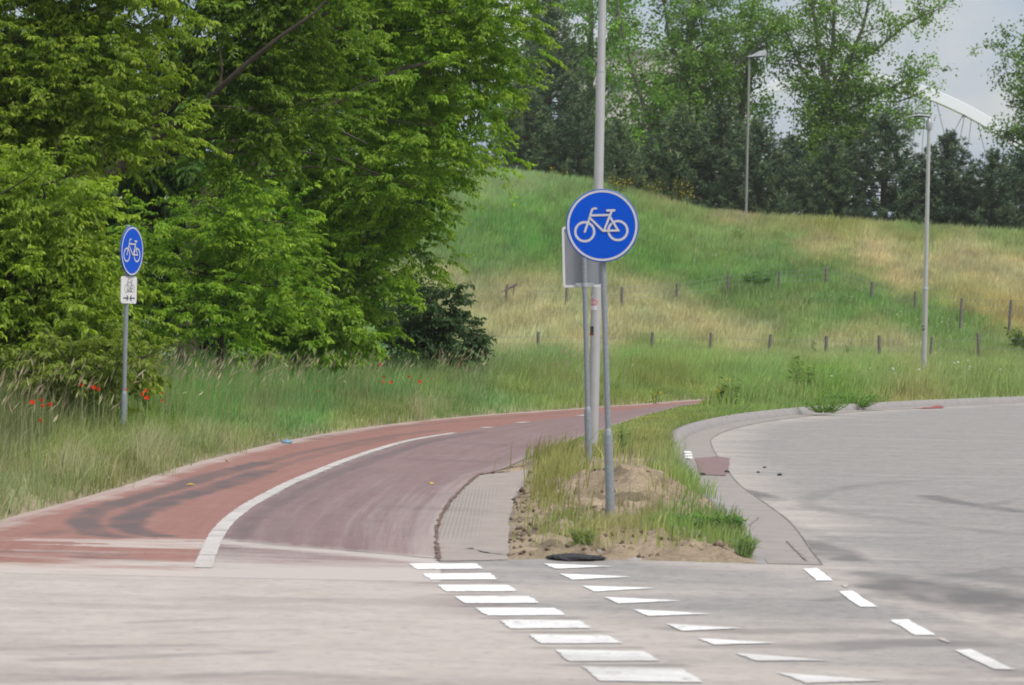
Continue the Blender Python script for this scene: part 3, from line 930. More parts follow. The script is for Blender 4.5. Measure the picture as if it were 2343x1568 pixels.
# red patch let into the carriageway beside the kerb
flat_poly('red_patch', ragged(GP([(1590, 1050), (1640, 1046), (1668, 1050), (1668, 1066), (1664, 1082), (1660, 1090), (1600, 1088)]), 8, 0.008), M['lane_purple'], road, 0.010)
for k in range(3):
    v0 = 1058 + k * 6.5
    flat_poly('painted_stripe', ragged(GP([(1564 + k, v0), (1580 + k, v0), (1582 + k, v0 + 4.5), (1565 + k, v0 + 4.5)]), 3, 0.01), M['kerb_white'], kerb, 0.13)
flat_poly('paint_spill', ragged(GP([(2085, 936), (2130, 933), (2142, 929.5), (2150, 929), (2158, 932), (2153, 934.5), (2120, 936)]), 6, 0.05), M['red_paint'], gutter, 0.012)
# open slot with dark plates beside the path
flat_poly('dark_slot', ragged(GP([(1213, 1045), (1262, 1030), (1335, 1008), (1340, 1016), (1290, 1040)]), 6, 0.03), M['crack'], path, 0.012)
flat_poly('slot_plate', ragged(GP([(1245, 1040), (1290, 1026), (1305, 1030), (1262, 1044)]), 4, 0.02), M['galv'], path, 0.016)

# ------------------------------------------------------------------ small helpers for leafy geometry
def unit(a):
    return a / (np.linalg.norm(a, axis=-1, keepdims=True) + 1e-9)


def leaf_quads(p, d, up, l, w, col, fold=0.25):
    """diamond leaves. p,d,up (N,3) l,w (N,) col (N,3) -> verts, faces, cols"""
    side = unit(np.cross(d, up))
    nrm = np.cross(side, d)
    l = l[:, None]; w = w[:, None]
    mid = p + d * l * 0.42
    v = np.stack([p, mid + side * w * 0.5 + nrm * w * fold, p + d * l - nrm * l * 0.10, mid - side * w * 0.5 + nrm * w * fold], 1)
    n = len(p)
    f = np.arange(n * 4).reshape(n, 4)
    return v.reshape(-1, 3), f, np.repeat(col, 4, 0)


def merge(parts):
    vs, fs, cs = [], [], []
    o = 0
    for v, f, c in parts:
        vs.append(v); fs.append(f + o); cs.append(c); o += len(v)
    return np.concatenate(vs), np.concatenate(fs), np.concatenate(cs)


def sphere_pts(n, zmin=-1.0):
    z = RNG.uniform(zmin, 1, n)
    a = RNG.uniform(0, 2 * math.pi, n)
    r = np.sqrt(1 - z * z)
    return np.stack([r * np.cos(a), r * np.sin(a), z], 1)


def sprays(b, d, L, col, tipcol, nodes=7, leaf=0.10, wid=0.5, droop=0.22, pairs=2):
    """twigs with opposite pinnate, hanging leaves"""
    n = len(b)
    t = np.linspace(0.15, 1.0, nodes)
    pos = b[:, None] + d[:, None] * (L[:, None, None] * t[None, :, None])
    pos[..., 2] -= droop * L[:, None] * t[None, :] ** 2
    sd = unit(np.cross(d, np.array([0, 0, 1.0])) + 1e-4)
    nl = 1 + 2 * pairs
    shp = (n, nodes, 2, nl)
    sg = np.array([1.0, -1.0])[None, None, :, None, None]
    ax = d[:, None, None, None] * 0.55 + sd[:, None, None, None] * sg * 0.75 + np.array([0, 0, -0.38]) + RNG.normal(0, 0.28, (n, nodes, 2, 1, 3))
    ax = unit(np.broadcast_to(ax, shp + (3,)).copy())
    k = np.arange(nl)
    along = np.where(k == 0, 1.0, 0.35 + 0.35 * ((k - 1) // 2))
    sidek = np.where(k == 0, 0.0, np.where(k % 2 == 1, 1.0, -1.0))
    rach = leaf * 1.5
    base = pos[:, :, None, None] + ax * (rach * along)[None, None, None, :, None]
    ls = unit(np.cross(ax, np.array([0, 0, 1.0])) + 1e-4)
    dd = ax * 0.7 + ls * (sidek * 0.75)[None, None, None, :, None] + np.array([0, 0, -0.55]) + RNG.normal(0, 0.22, shp + (3,))
    dd = unit(dd)
    upv = unit(np.array([0, 0, 1.0]) + RNG.normal(0, 0.45, shp + (3,)))
    ln = leaf * RNG.uniform(0.65, 1.3, shp) * RNG.uniform(0.65, 1.3, (n, 1, 1, 1))
    tc = t[None, :, None, None, None] ** 2
    cc = col[:, None, None, None] * (1 - tc) + tipcol[:, None, None, None] * tc
    cc = np.broadcast_to(cc, shp + (3,)) * RNG.uniform(0.78, 1.22, shp)[..., None]
    N = n * nodes * 2 * nl
    return leaf_quads(base.reshape(N, 3), dd.reshape(N, 3), upv.reshape(N, 3), ln.reshape(N), (ln * wid).reshape(N), cc.reshape(N, 3))


def in_view_poly(poly, n, spacing, tries=6000):
    poly = np.array(poly, float)
    lo, hi = poly.min(0), poly.max(0)
    pts = []
    for _ in range(tries):
        q = lo + (hi - lo) * RNG.random(2)
        if not inpoly(q[:1], q[1:], poly)[0]: continue
        if all((q[0] - a[0]) ** 2 + (q[1] - a[1]) ** 2 > spacing ** 2 for a in pts):
            pts.append(q)
            if len(pts) >= n: break
    return pts


def broadleaf(name, label, cat, poly, depth, base_uv, trunk_pts, cols, nb=40, spacing=95, rad=(0.55, 0.9), twigs=32, thick=1.1, leaf=0.075,
              group=None, extra_limbs=(), seed=0, trunk_r=(0.16, 0.05), nodes=6, tl=(0.3, 0.62), limb_r=0.028, pairs=2, zmin=-0.75, trunkmat='bark'):
    root_p = P(base_uv[0], base_uv[1], depth); root_p[2] = 0.0
    root = empty(name, root_p, label, cat, group)
    cents = in_view_poly(poly, nb, spacing)
    c3 = np.array([P(q[0], q[1], depth + RNG.uniform(-thick, thick)) for q in cents])
    c3[:, 2] = np.maximum(c3[:, 2], 0.35)
    parts = []
    col0, col1, tip = [lin(c) * np.array([1.64, 1.60, 1.28]) for c in cols]
    for c in c3:
        r = RNG.uniform(*rad)
        sc = np.array([1.1, 1.1, 0.88]) * r
        u = sphere_pts(twigs, zmin)
        b = c + u * sc * RNG.uniform(0.35, 0.95, (twigs, 1))
        d = unit(u * np.array([1, 1, 0.55]) + RNG.normal(0, 0.3, (twigs, 3)) + np.array([0, 0, 0.05]))
        m = RNG.random((twigs, 1)); bm_ = RNG.uniform(0.8, 1.15)
        cc = (col0 * (1 - m) + col1 * m) * bm_
        tt = cc * 0.62 + tip * 0.38 * bm_
        parts.append(sprays(b, d, RNG.uniform(tl[0], tl[1], twigs), cc, tt, nodes, leaf, pairs=pairs))
    v, f, cl = merge(parts)
    keep = v.reshape(-1, 4, 3)[:, :, 2].min(1) > 0.02
    if not keep.all():
        v = v.reshape(-1, 4, 3)[keep].reshape(-1, 3); cl = cl.reshape(-1, 4, 3)[keep].reshape(-1, 3); f = np.arange(len(v)).reshape(-1, 4)
    link('crown', np_mesh('crown', v - root_p, f, cl), M['leaf'], root)
    # trunk and limbs
    mb = MB()
    tp = [root_p] + [P(u, v_, depth + dz) for u, v_, dz in trunk_pts]
    rr = np.linspace(trunk_r[0], trunk_r[1], len(tp))
    tp = np.array(tp)
    mb.tube(tp - root_p, list(rr), 9)
    for lp in extra_limbs:
        pts = np.array([P(u, v_, depth + dz) for u, v_, dz, r in lp])
        mb.tube(pts - root_p, [r for *_, r in lp], 7)
    for c in c3:
        j = int(np.argmin(np.linalg.norm(tp - c, axis=1) + np.where(tp[:, 2] > c[2] + 0.3, 3, 0)))
        s0 = tp[j]
        mid = s0 * 0.45 + c * 0.55 + np.array([0, 0, 0.15]) + RNG.normal(0, 0.08, 3)
        mb.tube([s0 - root_p, mid - root_p, c - root_p], [limb_r, limb_r * 0.65, limb_r * 0.25], 5)
        for _ in range(3):
            e = c + sphere_pts(1, -0.2)[0] * 0.7
            mb.tube([c - root_p, (c + e) / 2 - root_p + RNG.normal(0, 0.03, 3), e - root_p], [limb_r * 0.3, limb_r * 0.2, limb_r * 0.1], 4)
    mb.build('trunk', M[trunkmat], root, True)
    return root


YG = ((78, 102, 26), (100, 126, 36), (142, 156, 58))      # yellow green
MG = ((52, 82, 20), (78, 106, 28), (122, 144, 48))      # mid green
BG = ((70, 106, 22), (98, 134, 34), (152, 172, 60))     # bright green
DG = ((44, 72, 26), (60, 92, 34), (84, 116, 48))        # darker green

broadleaf('box_elder_tree', 'yellowish green box elder whose drooping boughs fill the top left corner', 'tree',
          [(-260, -200), (330, -200), (345, 50), (290, 150), (345, 260), (310, 330), (60, 340), (-260, 420)], 53, (-230, 985),
          [(-220, 700, 0), (-150, 500, 0), (-60, 330, .2), (60, 200, .1), (150, 60, 0), (220, -120, 0)], YG, 66, 78, (0.5, 0.8), 46, 0.9, 0.070,
          'trees along the left of the path')
broadleaf('box_elder_tree', 'box elder with a long bare branch slanting up to the right', 'tree',
          [(430, -220), (740, -220), (790, 60), (740, 280), (560, 400), (430, 330), (380, 120)], 58, (60, 950),
          [(110, 800, 0), (150, 620, 0), (185, 490, 0), (235, 420, 0), (290, 368, 0)], MG, 54, 80, (0.5, 0.85), 46, 1.0, 0.070,
          'trees along the left of the path',
          extra_limbs=[[(290, 368, 0, .10), (340, 330, -.5, .075), (430, 262, -1.1, .055), (500, 205, -1.5, .045), (560, 150, -1.7, .04), (640, 85, -1.9, .03), (720, 30, -2.0, .02), (800, -60, -2, .012)],
                       [(500, 205, -1.5, .03), (508, 160, -1.5, .018), (500, 90, -1.5, .008)], [(455, 240, -1.3, .02), (520, 245, -1.5, .012), (560, 250, -1.6, .006)],
                       [(185, 490, 0, .09), (260, 300, .3, .06), (340, 160, .2, .05), (430, -60, .2, .04)]],
          trunk_r=(0.19, 0.12))
broadleaf('box_elder_tree', 'big spreading box elder whose boughs reach toward the tall lamp post', 'tree',
          [(780, -260), (1190, -260), (1185, 20), (1140, 200), (1070, 330), (1010, 430), (820, 450), (690, 370), (690, 120)], 68, (430, 880),
          [(425, 650, 0), (454, 469, 0), (492, 405, 0), (526, 347, 0), (570, 260, 0), (640, 120, 0)], BG, 88, 72, (0.55, 0.95), 48, 1.3, 0.074,
          'trees along the left of the path',
          extra_limbs=[[(526, 347, 0, .08), (650, 280, -.6, .07), (760, 240, -.9, .06), (821, 202, -1.0, .05), (926, 156, -1.2, .04), (1053, 130, -1.3, .02)],
                       [(454, 469, 0, .09), (579, 382, -.3, .07), (610, 335, -.5, .06), (660, 200, -.4, .04)],
                       [(650, 280, -.6, .035), (760, 290, -1.2, .028), (840, 330, -1.6, .012)], [(610, 335, -.5, .03), (760, 360, -1.2, .02), (950, 430, -1.6, .01)]],
          trunk_r=(0.2, 0.06))
broadleaf('box_elder_sapling', 'low box elder thicket right behind the left bicycle sign', 'sapling',
          [(340, 560), (480, 470), (640, 490), (680, 640), (640, 740), (420, 760), (340, 720)], 63, (500, 880),
          [(505, 760, 0), (520, 640, 0), (540, 560, 0)], BG, 30, 72, (0.5, 0.8), 40, 0.8, 0.070, 'trees along the left of the path', trunk_r=(0.07, 0.03))
broadleaf('box_elder_sapling', 'low hanging box elder thicket beside the dark evergreen bush', 'sapling',
          [(700, 480), (860, 460), (970, 440), (985, 560), (930, 650), (850, 730), (690, 760), (670, 600)], 69, (800, 870),
          [(800, 740, 0), (815, 640, 0), (840, 560, 0)], BG, 34, 72, (0.5, 0.85), 40, 0.8, 0.070, 'trees along the left of the path', trunk_r=(0.07, 0.03))
broadleaf('leafy_shrub', 'dense yellow green shrub left of the small bicycle sign', 'shrub',
          [(-220, 400), (90, 400), (150, 520), (225, 640), (250, 770), (120, 810), (-220, 850)], 48, (60, 980),
          [(70, 800, 0), (90, 650, 0), (60, 520, 0)], ((80, 108, 26), (104, 130, 36), (144, 160, 60)), 52, 68, (0.42, 0.7), 44, 0.7, 0.075, 'shrubs under the trees', trunk_r=(0.06, 0.02),
          extra_limbs=[[(-20, 460, -.9, .012), (60, 410, -.9, .009), (90, 385, -.9, .007), (110, 350, -.9, .004)]])
broadleaf('leafy_shrub', 'low nettle like shrub at the grass edge behind the sign pole', 'shrub',
          [(-100, 860), (80, 850), (250, 840), (330, 800), (330, 850), (200, 890), (-100, 920)], 45.5, (150, 990),
          [(150, 930, 0), (160, 880, 0)], ((78, 98, 32), (104, 122, 44), (132, 146, 66)), 16, 60, (0.28, 0.42), 22, 0.4, 0.08, 'shrubs under the trees', trunk_r=(0.03, 0.01), tl=(0.2, 0.4))
broadleaf('elder_bush', 'round leaved bright green bush under the box elders', 'bush',
          [(620, 730), (760, 720), (800, 780), (700, 815), (600, 800)], 64.5, (700, 880), [(700, 820, 0), (705, 770, 0)],
          ((84, 116, 30), (104, 136, 40), (128, 156, 58)), 10, 55, (0.35, 0.5), 26, 0.4, 0.11, 'shrubs under the trees', trunk_r=(0.03, 0.015), tl=(0.2, 0.4))
broadleaf('evergreen_bush', 'dark evergreen bush at the right end of the tree row', 'bush',
          [(905, 730), (960, 700), (1000, 690), (1035, 760), (1055, 810), (900, 815)], 73, (980, 860), [(980, 800, 0), (985, 740, 0)],
          ((40, 62, 38), (52, 76, 46), (66, 92, 56)), 16, 48, (0.42, 0.6), 46, 0.6, 0.075, 'shrubs under the trees', trunk_r=(0.05, 0.02), tl=(0.2, 0.45), pairs=2, nodes=6)
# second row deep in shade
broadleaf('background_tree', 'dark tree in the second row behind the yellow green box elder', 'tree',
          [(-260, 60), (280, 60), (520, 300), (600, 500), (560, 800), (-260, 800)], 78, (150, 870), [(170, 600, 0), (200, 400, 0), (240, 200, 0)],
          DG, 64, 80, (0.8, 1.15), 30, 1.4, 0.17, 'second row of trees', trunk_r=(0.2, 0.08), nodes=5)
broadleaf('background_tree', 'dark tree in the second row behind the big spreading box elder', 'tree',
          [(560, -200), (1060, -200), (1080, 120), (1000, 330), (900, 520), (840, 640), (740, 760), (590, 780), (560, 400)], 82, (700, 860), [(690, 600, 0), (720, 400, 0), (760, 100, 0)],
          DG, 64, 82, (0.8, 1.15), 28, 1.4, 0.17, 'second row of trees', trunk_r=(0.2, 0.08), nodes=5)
# umbel plant by the evergreen bush
# ------------------------------------------------------------------ pines on the hill
def pine_mesh(seed, h, spread):
    rng = np.random.default_rng(seed)
    mb = MB()
    mb.tube([(0, 0, -0.3), (0.05, 0, h * 0.4), (0, 0.05, h * 0.75), (0, 0, h)], [0.16, 0.12, 0.07, 0.02], 7)
    tp, td = [], []
    nw = int(h / 0.33)
    for k in range(nw):
        t = (k + 0.5) / nw
        z = h * (0.05 + 0.93 * t)
        L = spread * ((1 - t) ** 0.6) * rng.uniform(0.75, 1.1) + 0.22
        nb = 7 if t < 0.8 else 5
        a0 = rng.uniform(0, 6.28)
        for j in range(nb):
            a = a0 + j * 6.283 / nb + rng.normal(0, 0.2)
            l = L * rng.uniform(0.65, 1.15)
            pts = []
            for q in np.linspace(0, 1, 6):
                pts.append(np.array([math.cos(a) * l * q, math.sin(a) * l * q, z - 0.15 * l * q + 0.32 * l * q * q]))
            mb.tube(pts, [0.03, 0.027, 0.022, 0.018, 0.014, 0.008], 4)
            m = max(3, int(l / 0.17))
            for q in np.linspace(0.25, 1.0, m):
                p = np.array([math.cos(a) * l * q, math.sin(a) * l * q, z - 0.15 * l * q + 0.32 * l * q * q]) + rng.normal(0, 0.10, 3)
                tp.append(p); td.append(np.array([math.cos(a) * 0.6, math.sin(a) * 0.6, 0.75]) + rng.normal(0, 0.25, 3))
    for z in np.repeat(np.arange(h * 0.78, h + 0.15, 0.14), 3):
        tp.append(np.array([rng.normal(0, .1), rng.normal(0, .1), z])); td.append(np.array([0, 0, 1.0]))
    tp, td = np.array(tp), unit(np.array(td))
    n = len(tp); K = 24
    dirs = unit(td[:, None] * 0.75 + rng.normal(0, 0.75, (n, K, 3)))
    base = tp[:, None] + td[:, None] * rng.uniform(-0.02, 0.20, (n, K, 1))
    ln = rng.uniform(0.13, 0.27, (n, K))
    c0 = np.array([0.050, 0.098, 0.060]); c1 = np.array([0.17, 0.235, 0.125])
    m = rng.random((n, 1, 1)) ** 1.6
    col = (c0 * (1 - m) + c1 * m) * rng.uniform(0.75, 1.2, (n, K, 1))
    up = unit(rng.normal(0, 1, (n, K, 3)))
    parts = [leaf_quads(base.reshape(-1, 3), dirs.reshape(-1, 3), up.reshape(-1, 3), ln.ravel(), np.full(n * K, 0.042), col.reshape(-1, 3), 0.0)]
    sel = rng.random(n) < 0.30                       # pale spring candles
    s = tp[sel]
    parts.append(leaf_quads(s + td[sel] * 0.15, unit(np.array([0, 0, 1.0]) + rng.normal(0, 0.12, s.shape)), unit(rng.normal(0, 1, s.shape)),
                            rng.uniform(0.14, 0.24, len(s)), np.full(len(s), 0.04), np.tile([0.32, 0.29, 0.17], (len(s), 1)), 0.0))
    v, f, c = merge(parts)
    return mb, np_mesh('pine_needles', v, f, c)


PINES = [pine_mesh(1, 5.6, 2.1), pine_mesh(2, 5.2, 2.4), pine_mesh(3, 10.2, 3.6)]
TR = []
for mbp, me_ in PINES:
    o = mbp.build('trunk', M['bark'], None, True)
    TR.append(o.data); bpy.data.objects.remove(o)
    me_.materials.append(M['needle'])
pine_list = [
    # U, V top, depth, variant, label
    (1262, 14, 214, 2, 'tallest dark pine on the hill left of the tall lamp pole'),
    (1196, 190, 210, 0, 'dark pine at the left foot of the tallest pine'),
    (1415, 285, 212, 0, 'dark pine directly right of the tall lamp pole'),
    (1325, 250, 209, 1, 'broad dark pine between the tallest pine and the lamp pole'),
    (1560, 255, 214, 1, 'pine with pale candles in front of the thick poplar trunk'),
    (1655, 250, 213, 0, 'narrow pine just left of the far street lamp'),
    (1738, 290, 210, 1, 'pine just right of the far street lamp'),
    (1810, 325, 216, 1, 'dense low pine between far street lamp and multi stemmed poplar'),
    (1905, 325, 210, 0, 'pine in front of the multi stemmed poplar trunk'),
    (2028, 280, 211, 1, 'broad pine with pale tips just left of the right lamp post'),
    (1480, 340, 216, 0, 'small pine above the yellow broom bushes'),
    (2168, 312, 212, 0, 'slender pine standing alone just right of the right lamp post'),
    (2272, 355, 210, 1, 'pine under the right end of the bridge arch'),
    (2338, 365, 212, 1, 'pine at the right edge below the cropped poplar'),
    (2095, 400, 218, 0, 'low pine hidden behind the right lamp post'),
    (2215, 405, 217, 1, 'low pine between the two pines right of the lamp post'),
]
for k, (u, vt, y, var, lab) in enumerate(pine_list):
    top = P(u, vt, y)
    b = np.array([top[0], y, 0.0]); 
    ub = u - (480 - vt) * math.tan(ROLL)
    b[0] = P(ub, 480, y)[0]
    b[2] = float(terrain(b[0:1], b[1:2])[0]) - 0.15
    hh = top[2] - b[2]
    base_h = (5.6, 5.2, 10.2)[var]
    r = empty('pine_tree', b, lab, 'pine', 'pines along the hill crest', rz=float(RNG.uniform(0, 6.28)))
    s = hh / base_h
    sx = s * (1.0 if var == 2 else 1.18) * RNG.uniform(0.95, 1.12)
    r.scale = (sx, sx, s)
    link('trunk', TR[var], None, r)
    link('crown', PINES[var][1], None, r)


# ------------------------------------------------------------------ poplars
def poplar(label, base_u, y, stems, nclu, spread, seed, cols=((76, 104, 44), (98, 126, 54)), lf=(0.13, 0.22), group='poplars behind the pines', per=40, crown_v=(-160, 360), side=(1, 1)):
    rng = np.random.default_rng(seed)
    b = P(base_u, 480, y); b[2] = float(terrain(b[0:1], b[1:2])[0]) - 0.2
    root = empty('poplar_tree', b, label, 'poplar', group)
    mb = MB()
    clus = []
    for st in stems:
        pts = np.array([b] + [P(u, v, y + dz) for u, v, dz, r in st])
        rad = [st[0][3] * 1.15] + [r for *_, r in st]
        mb.tube(pts - b, rad, 8)
        seg = np.linalg.norm(np.diff(pts, axis=0), axis=1); acc = np.concatenate([[0], np.cumsum(seg)])
        nb = int(acc[-1] / 0.55)
        for k in range(nb):
            s = acc[-1] * (0.16 + 0.84 * (k + rng.random()) / nb)
            p = np.array([np.interp(s, acc, pts[:, i]) for i in range(3)])
            r0 = np.interp(s, acc, rad)
            a = rng.uniform(0, 6.283)
            t = s / acc[-1]
            L = spread * (1.0 - 0.45 * t) * rng.uniform(0.45, 1.1) * min(1.0, 0.34 + rad[0] / 0.28)
            dr = np.array([math.cos(a), 0.8 * math.sin(a), rng.uniform(0.25, 0.95)])
            dr[0] *= side[0] if dr[0] < 0 else side[1]
            e1 = p + dr * L * 0.5; e2 = p + dr * L + np.array([0, 0, rng.uniform(-0.5, 0.3)])
            mb.tube([p - b, e1 - b, e2 - b], [min(r0 * 0.5, 0.07), 0.03, 0.012], 5)
            for q in np.linspace(0.35, 1.0, max(3, int(L / 0.5))):
                c = p * (1 - q) ** 2 + 2 * e1 * q * (1 - q) + e2 * q * q
                for _ in range(1 if rng.random() < 0.6 else 2):
                    off = rng.normal(0, 0.42, 3)
                    clus.append(c + off)
                    if rng.random() < 0.5:
                        mb.tube([c - b, c + off - b], [0.012, 0.006], 4)
    clus = np.array(clus)
    n = len(clus)
    pp = clus[:, None] + rng.normal(0, 1, (n, per, 3)) * np.array([0.30, 0.30, 0.22])
    d = unit(rng.normal(0, 1, (n, per, 3)) + np.array([0, 0, -0.5]))
    up = unit(rng.normal(0, 1, (n, per, 3)) + np.array([0.2, -0.4, 0.6]))
    ln = rng.uniform(lf[0], lf[1], n * per)
    m = rng.random((n, 1, 1))
    c = (lin(cols[0]) * (1 - m) + lin(cols[1]) * m) * np.array([1.80, 1.82, 1.45]) * rng.uniform(0.6, 1.3, (n, 1, 1)) * rng.uniform(0.75, 1.25, (n, per, 1))
    v, f, cc = leaf_quads(pp.reshape(-1, 3), d.reshape(-1, 3), up.reshape(-1, 3), ln, ln * 0.85, c.reshape(-1, 3), 0.05)
    link('crown', np_mesh('crown', v - b, f, cc), M['leaf'], root)
    mb.build('trunk', M['bark_pale'], root, True)
    return root


poplar('poplar with a thick straight grey trunk behind the pines', 1535, 226,
       [[(1545, 330, 0, .36), (1556, 250, 0, .33), (1566, 170, 0, .28), (1578, 80, 0, .24), (1592, 0, 0, .2), (1600, -120, 0, .14), (1605, -260, 0, .06)],
        [(1556, 250, 0, .15), (1640, 190, -.5, .11), (1720, 120, -.8, .08), (1790, 40, -1, .05)],
        [(1566, 170, 0, .12), (1530, 90, .5, .08), (1510, -60, .8, .05)]], 60, 4.6, 101, per=46)
poplar('leafy poplar between the thick trunk and the far street lamp', 1690, 228,
       [[(1690, 330, 0, .2), (1700, 230, 0, .17), (1715, 120, 0, .13), (1725, 0, 0, .09), (1730, -130, 0, .04)], [(1700, 230, 0, .1), (1660, 130, 0, .07), (1650, 20, 0, .04)]], 50, 3.2, 107,
       cols=((72, 104, 42), (96, 128, 54)), per=34)
poplar('poplar with a slanting stem left of the thick grey trunk', 1530, 224,
       [[(1515, 400, 0, .2), (1500, 340, 0, .17), (1480, 270, 0, .14), (1450, 170, 0, .11), (1420, 60, 0, .08), (1400, -90, 0, .04)],
        [(1500, 340, 0, .1), (1520, 290, 0, .08), (1540, 240, 0, .04)]], 50, 3.4, 102, cols=((78, 110, 42), (102, 134, 54)))
poplar('leafy poplar partly hidden behind the tall lamp pole', 1340, 230,
       [[(1345, 330, 0, .25), (1350, 180, 0, .2), (1352, 40, 0, .15), (1350, -120, 0, .08)], [(1350, 180, 0, .1), (1400, 80, 0, .07), (1430, -60, 0, .04)]], 50, 3.6, 103,
       cols=((72, 108, 40), (96, 130, 52)))
poplar('leafy poplar rising left of the tallest dark pine', 1200, 231,
       [[(1205, 330, 0, .25), (1215, 180, 0, .2), (1225, 40, 0, .15), (1235, -120, 0, .08)], [(1215, 180, 0, .1), (1270, 60, 0, .07), (1290, -60, 0, .04)]], 50, 3.2, 106,
       cols=((74, 106, 42), (98, 128, 54)))
poplar('multi stemmed poplar right of the far street lamp', 1885, 226,
       [[(1882, 340, 0, .34), (1888, 280, 0, .3), (1890, 200, 0, .2), (1870, 90, 0, .14), (1850, -40, 0, .08)],
        [(1888, 280, 0, .2), (1930, 170, 0, .15), (1975, 60, 0, .1), (2000, -60, 0, .05)],
        [(1890, 200, 0, .16), (1905, 100, 0, .12), (1910, -40, 0, .08), (1915, -160, 0, .04)],
        [(1930, 170, 0, .1), (2010, 110, 0, .08), (2080, 50, 0, .06), (2150, 20, -.5, .03)],
        [(1888, 280, 0, .14), (1980, 230, -.4, .1), (2060, 190, -.5, .07), (2130, 165, -.5, .03)],
        [(1882, 330, 0, .12), (1960, 310, -.4, .08), (2040, 290, -.5, .05), (2090, 300, -.5, .03)],
        [(1980, 230, -.4, .08), (2050, 235, -.6, .06), (2100, 215, -.8, .03)],
        [(1960, 300, -.4, .06), (2030, 260, -.6, .05), (2100, 262, -.8, .02)],
        [(1890, 230, 0, .12), (1830, 150, .3, .08), (1790, 60, .5, .05)]], 60, 2.9, 104, per=30)
poplar('cropped poplar at the right edge of the picture', 2385, 222,
       [[(2390, 380, 0, .3), (2395, 250, 0, .24), (2395, 100, 0, .16), (2390, -20, 0, .07)], [(2394, 270, 0, .1), (2340, 250, -.3, .06), (2300, 240, -.5, .02)], [(2392, 360, 0, .1), (2340, 335, -.3, .06), (2290, 305, -.5, .02)], [(2395, 200, 0, .1), (2340, 150, -.3, .06), (2300, 125, -.5, .02)], [(2392, 390, 0, .1), (2350, 375, -.3, .07), (2305, 350, -.5, .03)]], 50, 3.9, 105, cols=((66, 92, 44), (90, 116, 56)), per=34)

# ------------------------------------------------------------------ building and bridge far behind
b0 = P(1288, 500, 332); b1 = P(1712, 500, 332)
zt_ = P(1500, 122, 332)[2]; zb_ = float(terrain(b0[0:1], np.array([300.0]))[0]) - 0.3
bl = empty('pale_building', ((b0[0] + b1[0]) / 2, 332, zb_), 'pale clad building glimpsed through the poplar leaves', 'building')
wid = b1[0] - b0[0]; hgt = zt_ - zb_
mb = MB(); mb.box((0, 6, hgt / 2), (wid, 12, hgt))
for z in np.arange(0.6, hgt - 0.2, 0.6):
    mb.box((0, -0.011, z), (wid - 0.02, 0.022, 0.05))
mb.build('wall', M['wall'], bl)
mb = MB(); mb.box((0, 6, hgt + 0.18), (wid + 0.8, 12.8, 0.36)); mb.build('roof', M['roof'], bl, bevel=0.04)
for (u, v) in ((1533, 195), (1660, 195), (1410, 195), (1533, 330), (1660, 330), (1410, 330)):
    c = P(u, v, 332) - np.array([(b0[0] + b1[0]) / 2, 332, zb_])
    wn = empty('window', (c[0], -0.03, c[2])); wn.parent = bl
    mb = MB()
    for sx in (-1, 0, 1): mb.box((sx * 0.62, -0.03, 0), (0.09, 0.08, 1.5))
    for sz in (-1, 1): mb.box((0, -0.032, sz * 0.71), (1.33, 0.075, 0.08))
    mb.build('frame', M['frame_white'], wn)
    mb = MB(); mb.box((0, 0.0, 0), (1.24, 0.03, 1.4)); mb.build('pane', M['window_glass'], wn)
    mb = MB(); mb.box((0, -0.1, -0.85), (1.6, 0.24, 0.14)); mb.build('sill', M['roof'], wn)

DB = 450.0
sB = F / DB
def arch_pt(u): return P(u, 178 + 0.00089 * (u - 1921) ** 2, DB)
us = np.linspace(1290, 2552, 90)
ap = np.array([arch_pt(u) for u in us])
br = empty('arch_bridge', (ap[:, 0].mean(), DB, 0), 'white arch bridge with thin hangers rising behind the pines', 'bridge')
o0 = np.array(br.location)
mb = MB()
vs = []; fs = []
for i in range(len(ap)):
    t = ap[min(i + 1, len(ap) - 1)] - ap[max(i - 1, 0)]; t /= np.linalg.norm(t)
    nn = np.array([-t[2], 0, t[0]])
    for (a, d) in ((0.58, -0.3), (0.74, 0.5), (0.58, 1.3), (-0.66, 1.5), (-0.66, -0.55)):
        q = ap[i] + nn * a + np.array([0, d * 1.1, 0]) - o0
        vs.append(q)
for i in range(len(ap) - 1):
    for k in range(5):
        k2 = (k + 1) % 5
        fs.append((i * 5 + k, (i + 1) * 5 + k, (i + 1) * 5 + k2, i * 5 + k2))
mb.add(vs, fs); mb.build('arch', M['bridge'], br, True)
dz = P(1921, 520, DB)[2]
mb = MB(); mb.box((0, 0.5, dz), (ap[-1][0] - ap[0][0] + 30, 6, 1.2)); mb.build('deck', M['bridge'], br)
for (u0, u1, v1) in ((2142, 2162, 316), (2204, 2170, 325), (2207, 2190, 345), (2222, 2210, 372), (2236, 2258, 370), (2118, 2112, 300), (2104, 2092, 300), (2128, 2126, 300), (2290, 2305, 420), (2062, 2050, 300), (1990, 1975, 300), (1900, 1890, 330), (1820, 1812, 330)):
    a = arch_pt(u0) - np.array([0, 0, 0.62]); c = P(u1, v1, DB)
    e = a + (c - a) * ((a[2] - dz) / max(a[2] - c[2], 0.1))
    mb = MB(); mb.tube([a - o0, e - o0], 0.045, 5); mb.build('hanger', M['cable'], br)
for u0 in (2206, 2046):
    a = arch_pt(u0) - np.array([0, 0, 0.68]) - o0
    mb = MB(); mb.box(a, (0.7, 0.3, 0.12), Matrix.Rotation(0.5, 3, 'Y')); mb.tube([a, a + np.array([-0.3, 0, -0.35])], 0.08, 6); mb.tube([a, a + np.array([0.25, 0, -0.3])], 0.08, 6)
    mb.build('hanger_bracket', M['cable'], br)


